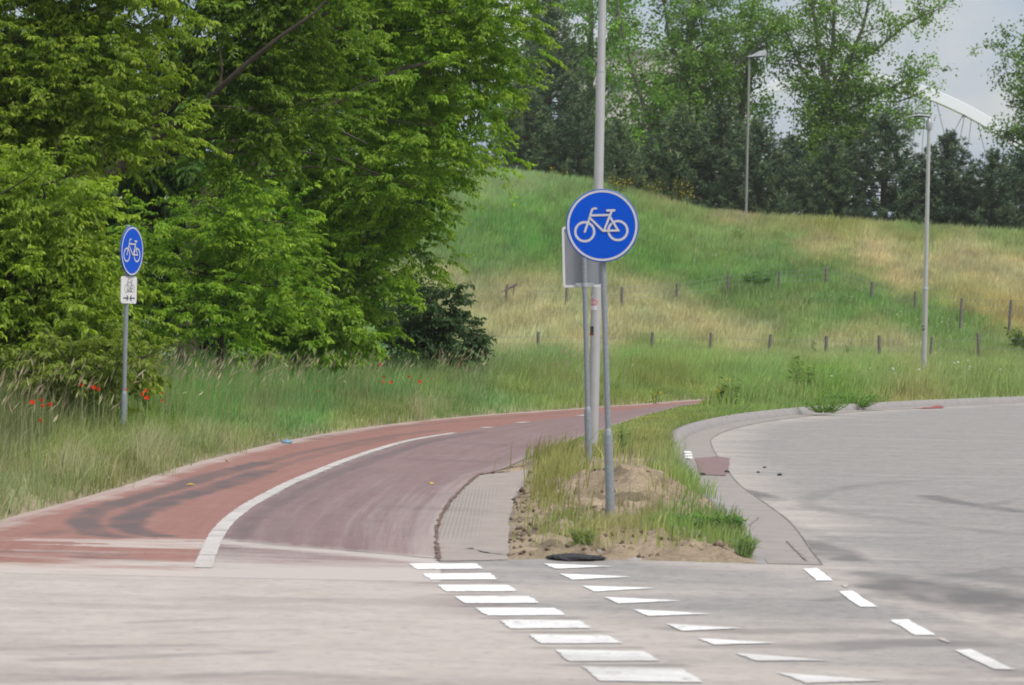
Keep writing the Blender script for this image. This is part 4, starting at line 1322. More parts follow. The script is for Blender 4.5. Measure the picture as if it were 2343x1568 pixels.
# ------------------------------------------------------------------ signs
def capsule(x0, y0, x1, y1, w, n=8):
    a = math.atan2(y1 - y0, x1 - x0)
    pts = []
    for k in range(n + 1):
        t = a - math.pi / 2 + math.pi * k / n
        pts.append((x1 + math.cos(t) * w / 2, y1 + math.sin(t) * w / 2))
    for k in range(n + 1):
        t = a + math.pi / 2 + math.pi * k / n
        pts.append((x0 + math.cos(t) * w / 2, y0 + math.sin(t) * w / 2))
    return pts


def ring(mb, cx, cy, r, w, z, h, M4, n=40):
    ro, ri = r + w / 2, r - w / 2
    vs = []
    for k in range(n):
        t = 2 * math.pi * k / n
        c, s = math.cos(t), math.sin(t)
        for rr, zz in ((ro, z), (ro, z + h), (ri, z + h), (ri, z)):
            vs.append(M4 @ Vector((cx + c * rr, cy + s * rr, zz)))
    fs = []
    for k in range(n):
        k2 = (k + 1) % n
        for j in range(4):
            j2 = (j + 1) % 4
            fs.append((k * 4 + j, k2 * 4 + j, k2 * 4 + j2, k * 4 + j2))
    mb.add(vs, fs)


def bicycle(mb, M4, sc, stroke=22.0, z0=0.0015):
    """bicycle pictogram, handlebar to the left, in units of sign radius"""
    X = lambda px: (px - 1200) / 378.0 * sc
    Y = lambda py: (834 - py) / 378.0 * sc
    w = stroke / 378.0 * sc
    z = z0
    for cx, cy in ((1016, 893), (1360, 890)):
        ring(mb, X(cx), Y(cy), 98 / 378 * sc, w * 1.08, z, 0.0008, M4); z += 0.0006
    segs = [(1016, 893, 1072, 745), (1072, 745, 1090, 690), (1090, 690, 1098, 667), (1098, 667, 1112, 657), (1112, 657, 1140, 656), (1078, 727, 1284, 727), (1075, 755, 1206, 890), (1276, 742, 1216, 884),
            (1276, 738, 1360, 886), (1204, 889, 1366, 889), (1300, 690, 1280, 735)]
    for s in segs:
        mb.prism(capsule(X(s[0]), Y(s[1]), X(s[2]), Y(s[3]), w), 0.0008, M4, z); z += 0.0006
    mb.prism(capsule(X(1254), Y(681), X(1327), Y(681), w * 1.1), 0.0008, M4, z)


def disc_poly(r, n=64): return [(r * math.cos(2 * math.pi * k / n), r * math.sin(2 * math.pi * k / n)) for k in range(n)]


def face_matrix(yaw, loc):
    """local x right, y up, z toward the viewer; yaw turns the face toward +x"""
    R = Matrix(((1, 0, 0), (0, 0, -1), (0, 1, 0)))
    return Matrix.Translation(loc) @ (Matrix.Rotation(yaw, 3, 'Z') @ R).to_4x4()


def sign_disc(root, M4, r=0.3):
    mb = MB()
    n = 64
    vs, fs = [], []
    prof = [(r - 0.014, -0.018), (r, -0.016), (r, 0.0), (r - 0.004, 0.003), (r - 0.01, 0.003)]
    for rr, z in prof:
        for k in range(n):
            t = 2 * math.pi * k / n
            vs.append(M4 @ Vector((rr * math.cos(t), rr * math.sin(t), z)))
    for j in range(len(prof) - 1):
        for k in range(n):
            k2 = (k + 1) % n
            fs.append((j * n + k, j * n + k2, (j + 1) * n + k2, (j + 1) * n + k))
    mb.add(vs, fs)
    rim = mb.build('rim', M['sign_rim'], root, True)
    mb = MB(); mb.prism(disc_poly(r - 0.0095), 0.004, M4, -0.003); face = mb.build('sign_face', M['sign_blue'], root)
    mb = MB(); ring(mb, 0, 0, r * 0.938, r * 0.062, 0.0012, 0.0015, M4, 64); mb.build('border_ring', M['sign_white'], face)
    mb = MB(); bicycle(mb, M4, r, 22.0, 0.0016); mb.build('bicycle_symbol', M['sign_white'], face)
    return face


def pole_parts(root, h, r, R, hs, mat=None, bolt=True):
    mat = mat or M['galv']
    mb = MB(); mb.lathe([(r, hs + 0.02), (r, h - 0.01), (r * 0.6, h)], 18); mb.build('pole', mat, root, True)
    mb = MB(); mb.lathe([(R, -0.35), (R, hs - 0.02), (R * 0.97, hs), (r * 1.08, hs + 0.045), (r * 1.0, hs + 0.05)], 20); mb.build('sleeve', mat, root, True)


# main sign
b = G(1397, 1190); b[2] = float(terrain(b[0:1], b[1:2])[0]) - 0.05
ms = empty('bicycle_sign', (b[0], b[1], b[2]), 'round blue bicycle sign on a leaning pole at the front of the grassy island', 'road sign')
tilt1 = math.radians(-2.85)
ms.rotation_euler = (0, tilt1, 0)
pole_parts(ms, 2.75, 0.0245, 0.037, 0.70 + (0 - b[2]))
dc = P(1382, 517, b[1])
hz = (dc[2] - b[2]) / math.cos(tilt1)
M4 = face_matrix(math.radians(5), (0, -0.062, hz))
sign_disc(ms, M4, 0.30)
for dzz in (0.14, -0.14):
    mb = MB(); mb.lathe([(0.031, -0.018), (0.031, 0.018)], 14, (0, 0, hz + dzz)); mb.box((0, -0.034, hz + dzz), (0.13, 0.024, 0.034)); mb.build('clamp', M['galv_light'], ms)

# second sign seen from behind
b = G(1347, 1072); b[2] = float(terrain(b[0:1], b[1:2])[0]) - 0.02
s2 = empty('warning_sign', b, 'grey back of a rectangular sign on a galvanised pole', 'road sign')
s2.rotation_euler = (0, math.radians(-2.5), 0)
hb = P(1340, 657, b[1])[2] - b[2]; ht = P(1340, 517, b[1])[2] - b[2]
pole_parts(s2, ht - 0.02, 0.0285, 0.039, 0.62)
ppm = F / b[1]
pw, ph = 92 / ppm, ht - hb
pcx = (1334.5 - 1338) / ppm
def rrect(w, h, r, n=5):
    pts = []
    for cx, cy, a0 in ((w / 2 - r, h / 2 - r, 0), (-w / 2 + r, h / 2 - r, 90), (-w / 2 + r, -h / 2 + r, 180), (w / 2 - r, -h / 2 + r, 270)):
        for k in range(n + 1):
            t = math.radians(a0 + 90 * k / n)
            pts.append((cx + r * math.cos(t), cy + r * math.sin(t)))
    return pts
M4 = face_matrix(math.radians(-4), (pcx, 0.05, (hb + ht) / 2))
mb = MB(); mb.prism(rrect(pw - 0.006, ph - 0.006, 0.03), 0.004, M4, -0.004); mb.build('back_panel', M['sign_back'], s2)
mb = MB()
oo, ii = rrect(pw, ph, 0.034), rrect(pw - 0.05, ph - 0.05, 0.02)
n = len(oo)
vs = [M4 @ Vector((x, y, -0.006)) for x, y in oo] + [M4 @ Vector((x, y, 0.016)) for x, y in oo] + [M4 @ Vector((x, y, 0.016)) for x, y in ii] + [M4 @ Vector((x, y, 0.001)) for x, y in ii]
fs = []
for j in range(3):
    for k in range(n):
        k2 = (k + 1) % n
        fs.append((j * n + k, j * n + k2, (j + 1) * n + k2, (j + 1) * n + k))
mb.add(vs, fs); mb.build('flange', M['plate_white'], s2)
for zz in (hb + 0.025, ht - 0.035):
    mb = MB(); mb.lathe([(0.034, -0.022), (0.034, 0.022)], 14, (0, 0, zz)); mb.box((0, 0.012, zz), (0.20, 0.03, 0.045)); mb.tube([(-0.085, -0.005, zz), (-0.085, -0.02, zz)], 0.012, 8)
    mb.build('clamp', M['galv_light'], s2)

# left sign with plate
b = G(281, 1019); yb = b[1]; b[2] = float(terrain(b[0:1], b[1:2])[0]) - 0.03
s3 = empty('bicycle_sign', b, 'blue bicycle sign seen edge on with a white two way plate in the left verge', 'road sign')
s3.rotation_euler = (0, math.radians(0.25), 0)
ppm = F / yb
zdisc = P(301, 575, yb)[2] - b[2]
ztop = P(290, 517, yb)[2] - b[2]
pole_parts(s3, ztop + 0.01, 0.0285, 0.039, P(283, 905, yb)[2] - b[2])
yaw = math.radians(69.5)
off = Vector((math.sin(yaw), -math.cos(yaw), 0)) * 0.062
M4 = face_matrix(yaw, off + Vector((0.0, 0, zdisc)))
sign_disc(s3, M4, 0.30)
zpl = (P(298, 633, yb)[2] + P(298, 695, yb)[2]) / 2 - b[2]
off2 = Vector((math.sin(yaw), -math.cos(yaw), 0)) * 0.05
M4 = face_matrix(yaw, off2 + Vector((-0.015, 0, zpl)))
ph = 62 / ppm; pw = 0.42
mb = MB(); mb.prism(rrect(pw, ph, 0.035), 0.012, M4, -0.012); plate = mb.build('two_way_plate', M['plate_white'], s3, bevel=0.002)
mb = MB(); bicycle(mb, M4 @ Matrix.Translation((0.012, 0.045, 0)), 0.18, 9.0, 0.0008); mb.build('bicycle_symbol', M['navy'], plate)
mb = MB()
for sgn in (-1, 1):
    cx = sgn * 0.088
    M5 = M4 @ Matrix.Translation((cx, -0.098, 0.0008))
    mb.prism([(-0.065 * 1, -0.008), (0.065, -0.008), (0.065, 0.008), (-0.065, 0.008)], 0.0008, M5, 0)
    tipx = -sgn * 0.068
    mb.prism(capsule(tipx, 0, tipx + sgn * 0.042, 0.030, 0.014), 0.0008, M5, 0.0009)
    mb.prism(capsule(tipx, 0, tipx + sgn * 0.042, -0.030, 0.014), 0.0008, M5, 0.0018)
mb.build('arrow_pair', M['navy'], plate)
for zz in (zdisc + 0.14, zdisc - 0.14, zpl):
    mb = MB(); mb.lathe([(0.034, -0.018), (0.034, 0.018)], 14, (0, 0, zz)); mb.box(off * 0.55 + Vector((0, 0, zz)), (0.12, 0.022, 0.03), Matrix.Rotation(yaw, 3, 'Z')); mb.build('clamp', M['galv_light'], s3)


# ------------------------------------------------------------------ lamp posts
def blade_head(root, z, length, w, sgn, mat):
    """flat curved lamp head like a leaf, reaching sideways"""
    mb = MB()
    n = 14
    top, bot = [], []
    vs, fs = [], []
    for i in range(n + 1):
        t = i / n
        x = sgn * length * t
        hw = w * (0.35 + 0.65 * math.sin(math.pi * min(1, 0.15 + t * 0.8)))
        zc = z + 0.02 + 0.075 * math.sin(math.pi * (0.15 + 0.72 * t)) - 0.05 * t
        th = 0.055 * (1 - t) ** 0.7 + 0.012
        vs += [(x, -hw / 2, zc), (x, 0, zc + th * 0.7), (x, hw / 2, zc), (x, 0, zc - th * 0.7)]
    for i in range(n):
        for k in range(4):
            k2 = (k + 1) % 4
            fs.append((i * 4 + k, i * 4 + k2, (i + 1) * 4 + k2, (i + 1) * 4 + k))
    fs += [(0, 1, 2, 3), tuple(n * 4 + k for k in range(4))]
    mb.add(vs, fs)
    hd = mb.build('lamp_head', mat, root, True)
    mb = MB(); mb.box((sgn * length * 0.5, 0, z + 0.034), (length * 0.5, w * 0.5, 0.02)); mb.build('lamp_glass', M['lamp_glass'], hd, bevel=0.004)
    return hd


def wrap(mb, r, z0, z1, a0, a1, n=10):
    """thin patch bent round a pole; angles in degrees, -90 faces the camera"""
    vs, fs = [], []
    for k in range(n + 1):
        t = math.radians(a0 + (a1 - a0) * k / n)
        vs += [(r * math.cos(t), r * math.sin(t), z0), (r * math.cos(t), r * math.sin(t), z1)]
    for k in range(n): fs.append((2 * k, 2 * k + 2, 2 * k + 3, 2 * k + 1))
    mb.add(vs, fs)


def wrap_text(name, txt, r, z, size, a_c, mat, parent, dark=None):
    """lettering bent round a pole, built as thin mesh"""
    cu = bpy.data.curves.new('letters', 'FONT'); cu.body = txt; cu.size = size; cu.align_x = 'CENTER'; cu.offset = size * 0.03; cu.align_y = 'CENTER'
    o = bpy.data.objects.new('letters', cu); COL.objects.link(o)
    dg = bpy.context.evaluated_depsgraph_get()
    me = bpy.data.meshes.new_from_object(o.evaluated_get(dg))
    bpy.data.objects.remove(o)
    for v in me.vertices:
        a = math.radians(a_c) + v.co.x / r
        v.co = Vector((r * math.cos(a), r * math.sin(a), z + v.co.y))
    return link(name, me, mat, parent)


b = G(1356, 1031); yb = b[1]; ppm = F / yb
b[2] = float(terrain(b[0:1], b[1:2])[0]) - 0.05
lp = empty('street_lamp', b, 'tall aluminium lamp post behind the main bicycle sign, running out of the picture top', 'street lamp', 'street lamps')
zj = P(1374, 165, yb)[2] - b[2]
mb = MB(); mb.lathe([(0.066, -0.2), (0.065, 0.6), (0.058, zj - 0.02), (0.056, zj), (0.052, zj + 0.03), (0.051, zj + 0.05), (0.040, 8.4)], 22); mb.build('pole', M['alu'], lp, True)
mb = MB(); mb.lathe([(0.0575, -0.02), (0.0585, 0.0), (0.0575, 0.02)], 22, (0, 0, zj)); mb.build('collar', M['galv_light'], lp, True)
blade_head(lp, 8.42, 0.75, 0.26, -1, M['lamp_shell'])
mb = MB(); mb.lathe([(0.05, 8.3), (0.062, 8.36), (0.055, 8.48), (0.03, 8.52)], 16); mb.build('cap', M['lamp_shell'], lp, True)
zs = lambda v: P(1364, v, yb)[2] - b[2]
rp_ = 0.0650
mb = MB(); wrap(mb, rp_ + 0.0015, zs(681), zs(665), -172, -122); st = mb.build('number_sticker', M['sticker_white'], lp)
wrap_text('letters', 'U', rp_ + 0.0025, zs(669), 0.05, -148, M['grey_print'], st)
wrap_text('letters', '09', rp_ + 0.0025, zs(676.5), 0.045, -148, M['grey_print'], st)
mb = MB(); wrap(mb, rp_ + 0.0015, zs(711), zs(684.5), -176, -78); st = mb.build('red_sticker', M['sticker_white'], lp)
for (z0_, z1_) in ((688.5, 685.2), (699.6, 696.6), (711, 710)):
    mb = MB(); wrap(mb, rp_ + 0.0025, zs(z0_), zs(z1_), -174, -82); mb.build('stripe', M['sticker_red'], st)
wrap_text('letters', 'IUOR', rp_ + 0.003, zs(692.5), 0.058, -122, M['sticker_red'], st)
mb = MB(); wrap(mb, rp_ + 0.0015, zs(768), zs(747), -178, -112); st = mb.build('dark_sticker', M['sticker_dark'], lp)
mb = MB()
wrap(mb, rp_ + 0.0025, zs(767), zs(761), -172, -118)
vs = []
for a, v in ((-165, 761), (-150, 755), (-140, 757), (-128, 761)):
    vs.append(((rp_ + 0.0027) * math.cos(math.radians(a)), (rp_ + 0.0027) * math.sin(math.radians(a)), zs(v)))
mb.add(vs, [(0, 1, 2, 3)]); mb.build('orange_print', M['sticker_orange'], st)

b = G(2112, 880); yb = b[1]; ppm = F / yb
b[2] = float(terrain(b[0:1], b[1:2])[0]) - 0.05
lr = empty('street_lamp', b, 'slim lamp post in the right verge with a leaf shaped head pointing left', 'street lamp', 'street lamps')
zz = lambda v: P(2120, v, yb)[2] - b[2]
zr, ztp = zz(662), zz(296)
mb = MB(); mb.lathe([(0.080, -0.2), (0.078, zr - 0.02), (0.080, zr), (0.066, zr + 0.06), (0.064, zr + 0.1), (0.058, zz(500)), (0.050, ztp)], 20); mb.build('pole', M['alu'], lr, True)
mb = MB(); mb.lathe([(0.083, zr - 0.03), (0.086, zr), (0.075, zr + 0.04)], 20); mb.build('collar', M['galv_light'], lr, True)
mb = MB(); mb.lathe([(0.085, ztp - 0.02), (0.092, ztp + 0.02), (0.088, ztp + 0.16), (0.06, ztp + 0.27), (0.03, ztp + 0.30)], 18); mb.build('cap', M['lamp_shell'], lr, True)
blade_head(lr, ztp + 0.30, 0.68, 0.26, -1, M['lamp_shell'])
mb = MB(); mb.tube([(0.0, 0, ztp + 0.24), (0.03, 0, ztp + 0.37)], [0.035, 0.022], 8); mb.build('bracket', M['galv'], lr, True)
mb = MB(); wrap(mb, 0.0805, zz(757), zz(745), -176, -100); st = mb.build('maroon_sticker', M['sticker_maroon'], lr)
mb = MB()
prev = None
for k in range(13):
    t = k / 12
    a = -168 + 58 * t; v = 751 + 2.6 * math.sin(t * 2 * math.pi)
    q = (a, v)
    if prev:
        vs = []
        for (aa, vv, w) in ((prev[0], prev[1], -1), (q[0], q[1], -1), (q[0], q[1], 1), (prev[0], prev[1], 1)):
            vs.append((0.0818 * math.cos(math.radians(aa)), 0.0818 * math.sin(math.radians(aa)), zz(vv + w * 1.6)))
        mb.add(vs, [(0, 1, 2, 3)])
    prev = q
mb.build('white_swirl', M['sticker_white'], st)

yb = 205.0
b = P(1706, 500, yb); b[2] = float(terrain(b[0:1], b[1:2])[0]) - 0.05
lf = empty('street_lamp', b, 'far street lamp on the hill crest with its head pointing right', 'street lamp', 'street lamps')
zt2 = P(1714, 134, yb)[2] - b[2]
mb = MB(); mb.lathe([(0.075, -0.3), (0.075, 1.0), (0.06, zt2)], 14); mb.build('pole', M['alu_far'], lf, True)
mb = MB()
n = 12
vs, fs = [], []
for i in range(n + 1):
    t = i / n
    x = -0.08 + 1.02 * t
    hw = 0.16 + 0.10 * math.sin(math.pi * min(1, t + 0.1))
    zc = zt2 + 0.06 + 0.16 * t
    hh_ = 0.09 + 0.17 * smooth(0.1, 0.7, np.array(t)) * (1 if t < 0.97 else 0.6)
    vs += [(x, -hw, zc - 0.05 * t), (x, -hw * 0.8, zc + hh_ * 0.75), (x, 0, zc + hh_), (x, hw * 0.8, zc + hh_ * 0.75), (x, hw, zc - 0.05 * t)]
for i in range(n):
    for k in range(5):
        k2 = (k + 1) % 5
        fs.append((i * 5 + k, i * 5 + k2, (i + 1) * 5 + k2, (i + 1) * 5 + k))
fs += [(0, 1, 2, 3, 4), tuple(n * 5 + k for k in range(5))]
mb.add(vs, [tuple(int(q) for q in f) for f in fs]); hd = mb.build('lamp_head', M['lamp_shell'], lf, True)
mb = MB(); mb.box((0.52, 0, zt2 + 0.10), (0.62, 0.3, 0.1), Matrix.Rotation(-0.12, 3, 'Y')); mb.build('lamp_glass', M['lamp_glass'], hd, bevel=0.02)


# ------------------------------------------------------------------ fences on the slope
def fence(label, posts, wires, hpost, group=None):
    pos = []
    for u, vt, tilt, mode in posts:
        if mode is None:
            # find the spot on the slope where a post of this height shows its top at vt
            ys = np.linspace(150, 200, 400)
            best = None
            for y in ys:
                q = P(u, vt, y)
                g = float(terrain(q[0:1], np.array([y]))[0])
                e = abs(q[2] - g - hpost)
                if best is None or e < best[0]: best = (e, np.array([q[0], y, g]))
            pos.append(best[1])
        else:
            q = P(u, vt, mode)
            pos.append(np.array([q[0], mode, q[2] - hpost]))
    pos = np.array(pos)
    root = empty('wire_fence', pos[0], label, 'fence', group)
    tops = []
    for (u, vt, tilt, mode), p in zip(posts, pos):
        mb = MB()
        Rm = Matrix.Rotation(math.radians(tilt), 3, 'Y') @ Matrix.Rotation(RNG.uniform(0, 1.5), 3, 'Z')
        s = RNG.uniform(0.055, 0.07)
        hh = hpost + 0.3
        prof = [(s, -0.3), (s * 1.05, hpost * 0.5), (s * 0.98, hpost - 0.03), (s * 0.7, hpost)]
        vs = []
        for r, z in prof:
            for k in range(8):
                t = 2 * math.pi * k / 8
                vs.append(Rm @ Vector((r * math.cos(t), r * math.sin(t), z)) + Vector(p - pos[0]))
        fs = []
        for j in range(3):
            for k in range(8): fs.append((j * 8 + k, j * 8 + (k + 1) % 8, j * 8 + 8 + (k + 1) % 8, j * 8 + 8 + k))
        fs.append(tuple(24 + k for k in range(8)))
        mb.add(vs, fs)
        mb.build('post', M['post'], root)
        tops.append(Rm @ Vector((0, -0.08, 1.0)) + Vector(p - pos[0]))
    mb = MB()
    for a, c in zip(tops[:-1], tops[1:]):
        for w in wires:
            a2 = a + Vector((0, 0, (w - 1) * hpost)); c2 = c + Vector((0, 0, (w - 1) * hpost))
            mid = (a2 + c2) / 2 - Vector((0, 0, 0.03))
            mb.tube([a2, mid, c2], 0.006, 4, False)
    mb.build('wire', M['wire'], root)
    return root


fence('weathered post and wire fence along the foot of the slope',
      [(690, 757, 0, 150), (822, 758, 1, 150), (955, 757, -1, 150), (1092, 758, 1, 150), (1232, 759, -1, 150), (1362, 760, 0, 150), (1491, 760, 1, 150), (1624, 761, 2, 150), (1759, 765, 3, 150), (1889, 768, 1, 150),
       (2013, 767, -2, 150), (2128, 770, 3, 150), (2240, 762, -3, 150), (2360, 764, 2, 150)], (0.95, 0.6), 1.15)
fence('upper post and wire fence climbing across the green slope',
      [(1020, 655, 3, None), (1157, 650, 4, None), (1296, 655, 0, None), (1422, 657, 1, None), (1547, 648, 2, None), (1665, 629, 1, None), (1781, 620, 2, None), (1889, 612, 1, None),
       (1992, 645, 4, None), (2094, 668, -1, None), (2198, 682, 2, 158), (2310, 686, 3, 158), (2420, 690, 1, 158)], (0.97, 0.75, 0.5), 1.0)
# the broken slanting post
q = hit(1160, 680, 150, 195)
mb = MB(); mb.tube([(-0.35, 0, 0.15), (0.45, 0, 0.62)], [0.05, 0.065], 7); mb.tube([(0.25, 0, -0.1), (0.3, 0, 0.5)], [0.03, 0.03], 6)
bp = mb.build('broken_post', M['post']); bp.location = tuple(q); tag(bp, 'broken wooden post leaning over in the dry grass of the slope', 'fence post')

# ------------------------------------------------------------------ grass
def blades(x, y, z, h, w, col, lean=0.35, tipmix=0.25, tipcol=(0.36, 0.31, 0.17)):
    n = len(x)
    a = RNG.uniform(0, math.pi, n)
    sx, sy = np.cos(a) * w / 2, np.sin(a) * w / 2 * 0.6
    la = RNG.uniform(0, 2 * math.pi, n)
    lm = h * np.abs(RNG.normal(0, lean, n))
    lx, ly = np.cos(la) * lm + 0.12 * h, np.sin(la) * lm
    v = np.zeros((n, 5, 3), np.float32)
    v[:, 0] = np.stack([x - sx, y - sy, z - 0.02], 1); v[:, 1] = np.stack([x + sx, y + sy, z - 0.02], 1)
    mx, my, mz = x + lx * 0.32, y + ly * 0.32, z + h * 0.58
    v[:, 2] = np.stack([mx + sx * .8, my + sy * .8, mz], 1); v[:, 3] = np.stack([mx - sx * .8, my - sy * .8, mz], 1)
    v[:, 4] = np.stack([x + lx, y + ly, z + h * np.sqrt(np.clip(1 - (lm / h) ** 2 * 0.7, 0.1, 1))], 1)
    b = np.arange(n)[:, None] * 5
    q = b + np.array([0, 1, 2, 3]); t = b + np.array([3, 2, 4])
    tip = np.asarray(tipcol) * np.ones((n, 3))
    tm = (RNG.random(n) < tipmix)[:, None] * 0.75
    c = np.repeat(col[:, None], 5, 1).astype(np.float32)
    c[:, 4] = c[:, 4] * (1 - tm) + tip * tm
    c[:, 2:4] = c[:, 2:4] * (1 - tm[:, None] * 0.4) + tip[:, None] * tm[:, None] * 0.4
    return v.reshape(-1, 3), q, t, c.reshape(-1, 3)


def grass_object(name, x, y, h, w, lean, tipmix, label, jit=0.15, colmul=1.0, dz=0.0):
    z = terrain(x, y) + dz
    col, u, v = zone_col(x, y, z)
    col = col * (1 + RNG.normal(0, jit, (len(x), 1))).clip(0.45, 1.7) * colmul
    cn = fbm(x * 1.1, y * 0.6, 141, 4)[:, None]; cn2 = fbm(x * 0.7 + 9, y * 0.35, 151, 4)[:, None]
    col = col * (1 + (cn - 0.5) * 0.9) * (1 + (cn2 - 0.5) * np.array([0.30, 0.0, -0.1]))
    dead = (RNG.random(len(x)) < 0.06)[:, None]
    col = np.where(dead, col * 0.5 + np.array([0.42, 0.36, 0.22]) * 0.5, col)
    vv, q, t, c = blades(x, y, z, h, w, col, lean, tipmix * 0.6, (0.42, 0.37, 0.22))
    o = link(name, np_mesh(name, vv, [q, t], c), M['grass'])
    tag(o, label, 'grass', kind='stuff')
    return o


def scatter(x0, x1, y0, y1, dens):
    n = int((x1 - x0) * (y1 - y0) * dens)
    return RNG.uniform(x0, x1, n), RNG.uniform(y0, y1, n)


# left verge
x, y = scatter(-12, 9, 22.8, 90, 330)
u, v = proj(np.stack([x, y, x * 0], 1))
dl = xof(Lg, y) - x
m = (dl > 0.0 - 0.06 * RNG.random(len(x))) & (u > -250) & (u < 2500) & (dl < 9.5) & ~inpoly(x, y, PATHPOLY)
keep = RNG.random(len(x)) < np.where(dl < 1.2, 1.0, np.where(dl < 3.5, 0.6, 0.34))
m &= keep
x, y, dl, u = x[m], y[m], dl[m], u[m]
clump = fbm(x * 1.3, y * 0.9, 90, 3)
h = (0.13 + 0.55 * smooth(0.5, 3.4, dl)) * (0.45 + 1.05 * clump) * RNG.uniform(0.6, 1.3, len(x))
grass_object('verge_grass', x, y, h, RNG.uniform(0.007, 0.013, len(x)), 0.42, 0.12, 'tall seeding grass of the left verge between path and trees')

# verge behind the path and right of it up to the slope
x, y = scatter(-8, 42, 55, 156, 62)
u, v = proj(np.stack([x, y, x * 0], 1))
inp = inpoly(x, y, PATHPOLY) | inpoly(x, y, ROADPOLY)
right = ((x > xof(Rg, y)) | (y > 92)) | (y > 86)
left = x < xof(Lg, y)
m = ~inp & (u > 900) & (u < 2480 + 600 * (RNG.random(len(u)) < 0.6)) & (right | left)
# near the kerb more blades
x, y, u, v = x[m], y[m], u[m], v[m]
dk = np.minimum(dist_poly(x, y, thin(Kg, 3)), dist_poly(x, y, thin(Lg, 4)))
h = (0.14 + 0.30 * smooth(0.1, 2.5, dk)) * np.where((y < 84) & (x > xof(Rg, y)), np.maximum(np.clip((x - xof(Rg, y) - 0.1) / 4.5, 0.12, 1), smooth(1570, 1660, u)), 1) * (0.5 + 1.0 * fbm(x * 0.8, y * 0.5, 92, 3)) * RNG.uniform(0.6, 1.35, len(x))
grass_object('meadow_grass', x, y, h, RNG.uniform(0.015, 0.03, len(x)), 0.3, 0.3, 'meadow grass between the kerb and the foot of the slope')

# slope
x, y = scatter(-14, 46, 151, 206, 105)
u, v = proj(np.stack([x, y, zhill(x, y)], 1))
m = (u > 820) & (u < 2460 + 500 * (RNG.random(len(u)) < 0.6))
x, y, u = x[m], y[m], u[m]
cl = fbm(x * 0.5, y * 0.4, 93, 4)
h = (0.26 + 0.36 * cl) * RNG.uniform(0.55, 1.4, len(x)) * np.where(y > 197, 1.3, 1.0)
grass_object('slope_grass', x, y, h, RNG.uniform(0.025, 0.05, len(x)), 0.3, 0.25, 'grass of green and straw coloured patches covering the slope', jit=0.14)

# pale seeding fringe along the crest
n = 16000
uq = RNG.uniform(1040, 2420, n); y = RNG.uniform(196.5, 203.5, n)
x = (uq - CX) / F * y
k = fbm(x * 0.8, y * 0.4, 97, 3)
h = (0.18 + 0.5 * k) * RNG.uniform(0.6, 1.4, n)
grass_object('crest_grass', x, y, h, RNG.uniform(0.02, 0.04, n), 0.3, 1.5, 'pale seeding grass fringing the crest before the pines', jit=0.2)

# island between path and kerb
x, y = scatter(-1.2, 9, 25.6, 74, 900)
inp = inpoly(x, y, PATHPOLY) | inpoly(x, y, ROADPOLY) | inpoly(x, y, RAMP)
m = ~inp & (x > xof(Rg, y) - 0.9) & (y > 25.5)
kk = Kg[:60]
m &= (dist_poly(x, y, thin(Kg, 2)) > np.where(y < 35, 0.0, 0.10))
x, y = x[m], y[m]
u, v = proj(np.stack([x, y, np.zeros_like(x)], 1))
zone = np.zeros(len(x))
zone = np.maximum(zone, smooth(1075, 1035, v) * 1.0)
zone = np.maximum(zone, 0.8 * np.exp(-(((u - 1270) / 48) ** 2 + ((v - 1120) / 60) ** 2)))
zone = np.maximum(zone, 0.8 * np.exp(-(((u - 1570) / 64) ** 2 + ((v - 1110) / 42) ** 2)))
zone = np.maximum(zone, 0.95 * np.exp(-(((u - 1500) / 200) ** 2 + ((v - 1222) / 30) ** 2)))
zone = np.maximum(zone, 0.95 * np.exp(-(((u - 1640) / 70) ** 2 + ((v - 1225) / 32) ** 2)))
zone = np.maximum(zone, 0.55 * np.exp(-(((u - 1310) / 60) ** 2 + ((v - 1215) / 30) ** 2)))
zone *= smooth(1272, 1258, v)
zone *= np.where(u < 1560, smooth(1185, 1250, u + (v - 1200) * -0.05), 1)
zone *= 1 - 0.93 * np.exp(-(((x - MOUND[0]) / 0.58) ** 2 + ((y - MOUND[1] + 0.2) / 1.4) ** 2))
zone *= np.clip(0.25 + 1.5 * fbm(x * 2.2, y * 1.1, 95, 3), 0, 1.2)
m = (RNG.random(len(x)) < zone * np.where(y > 40, 0.45, 1.0)) | (RNG.random(len(x)) < 0.012)
x, y, u, v = x[m], y[m], u[m], v[m]
h = np.where(v < 1085, 0.33, 0.12) * (0.5 + 0.9 * fbm(x * 2, y, 96, 3)) * RNG.uniform(0.6, 1.5, len(x))
h = h * np.where(y > 38, 0.6, 1) * np.where(y > 44, np.clip((x - xof(Rg, y)) / 2.2, 0.18, 0.9), 1)
h = h * (1 + 0.75 * smooth(32.5, 34.5, y) * smooth(43, 39, y))
h = h * (1 - 0.5 * np.exp(-(((u - 1400) / 60) ** 2 + ((v - 1205) / 30) ** 2)))
grass_object('island_grass', x, y, h, RNG.uniform(0.006, 0.012, len(x)), 0.35, 0.35, 'thin grass growing on the sandy island between path and road', jit=0.2)


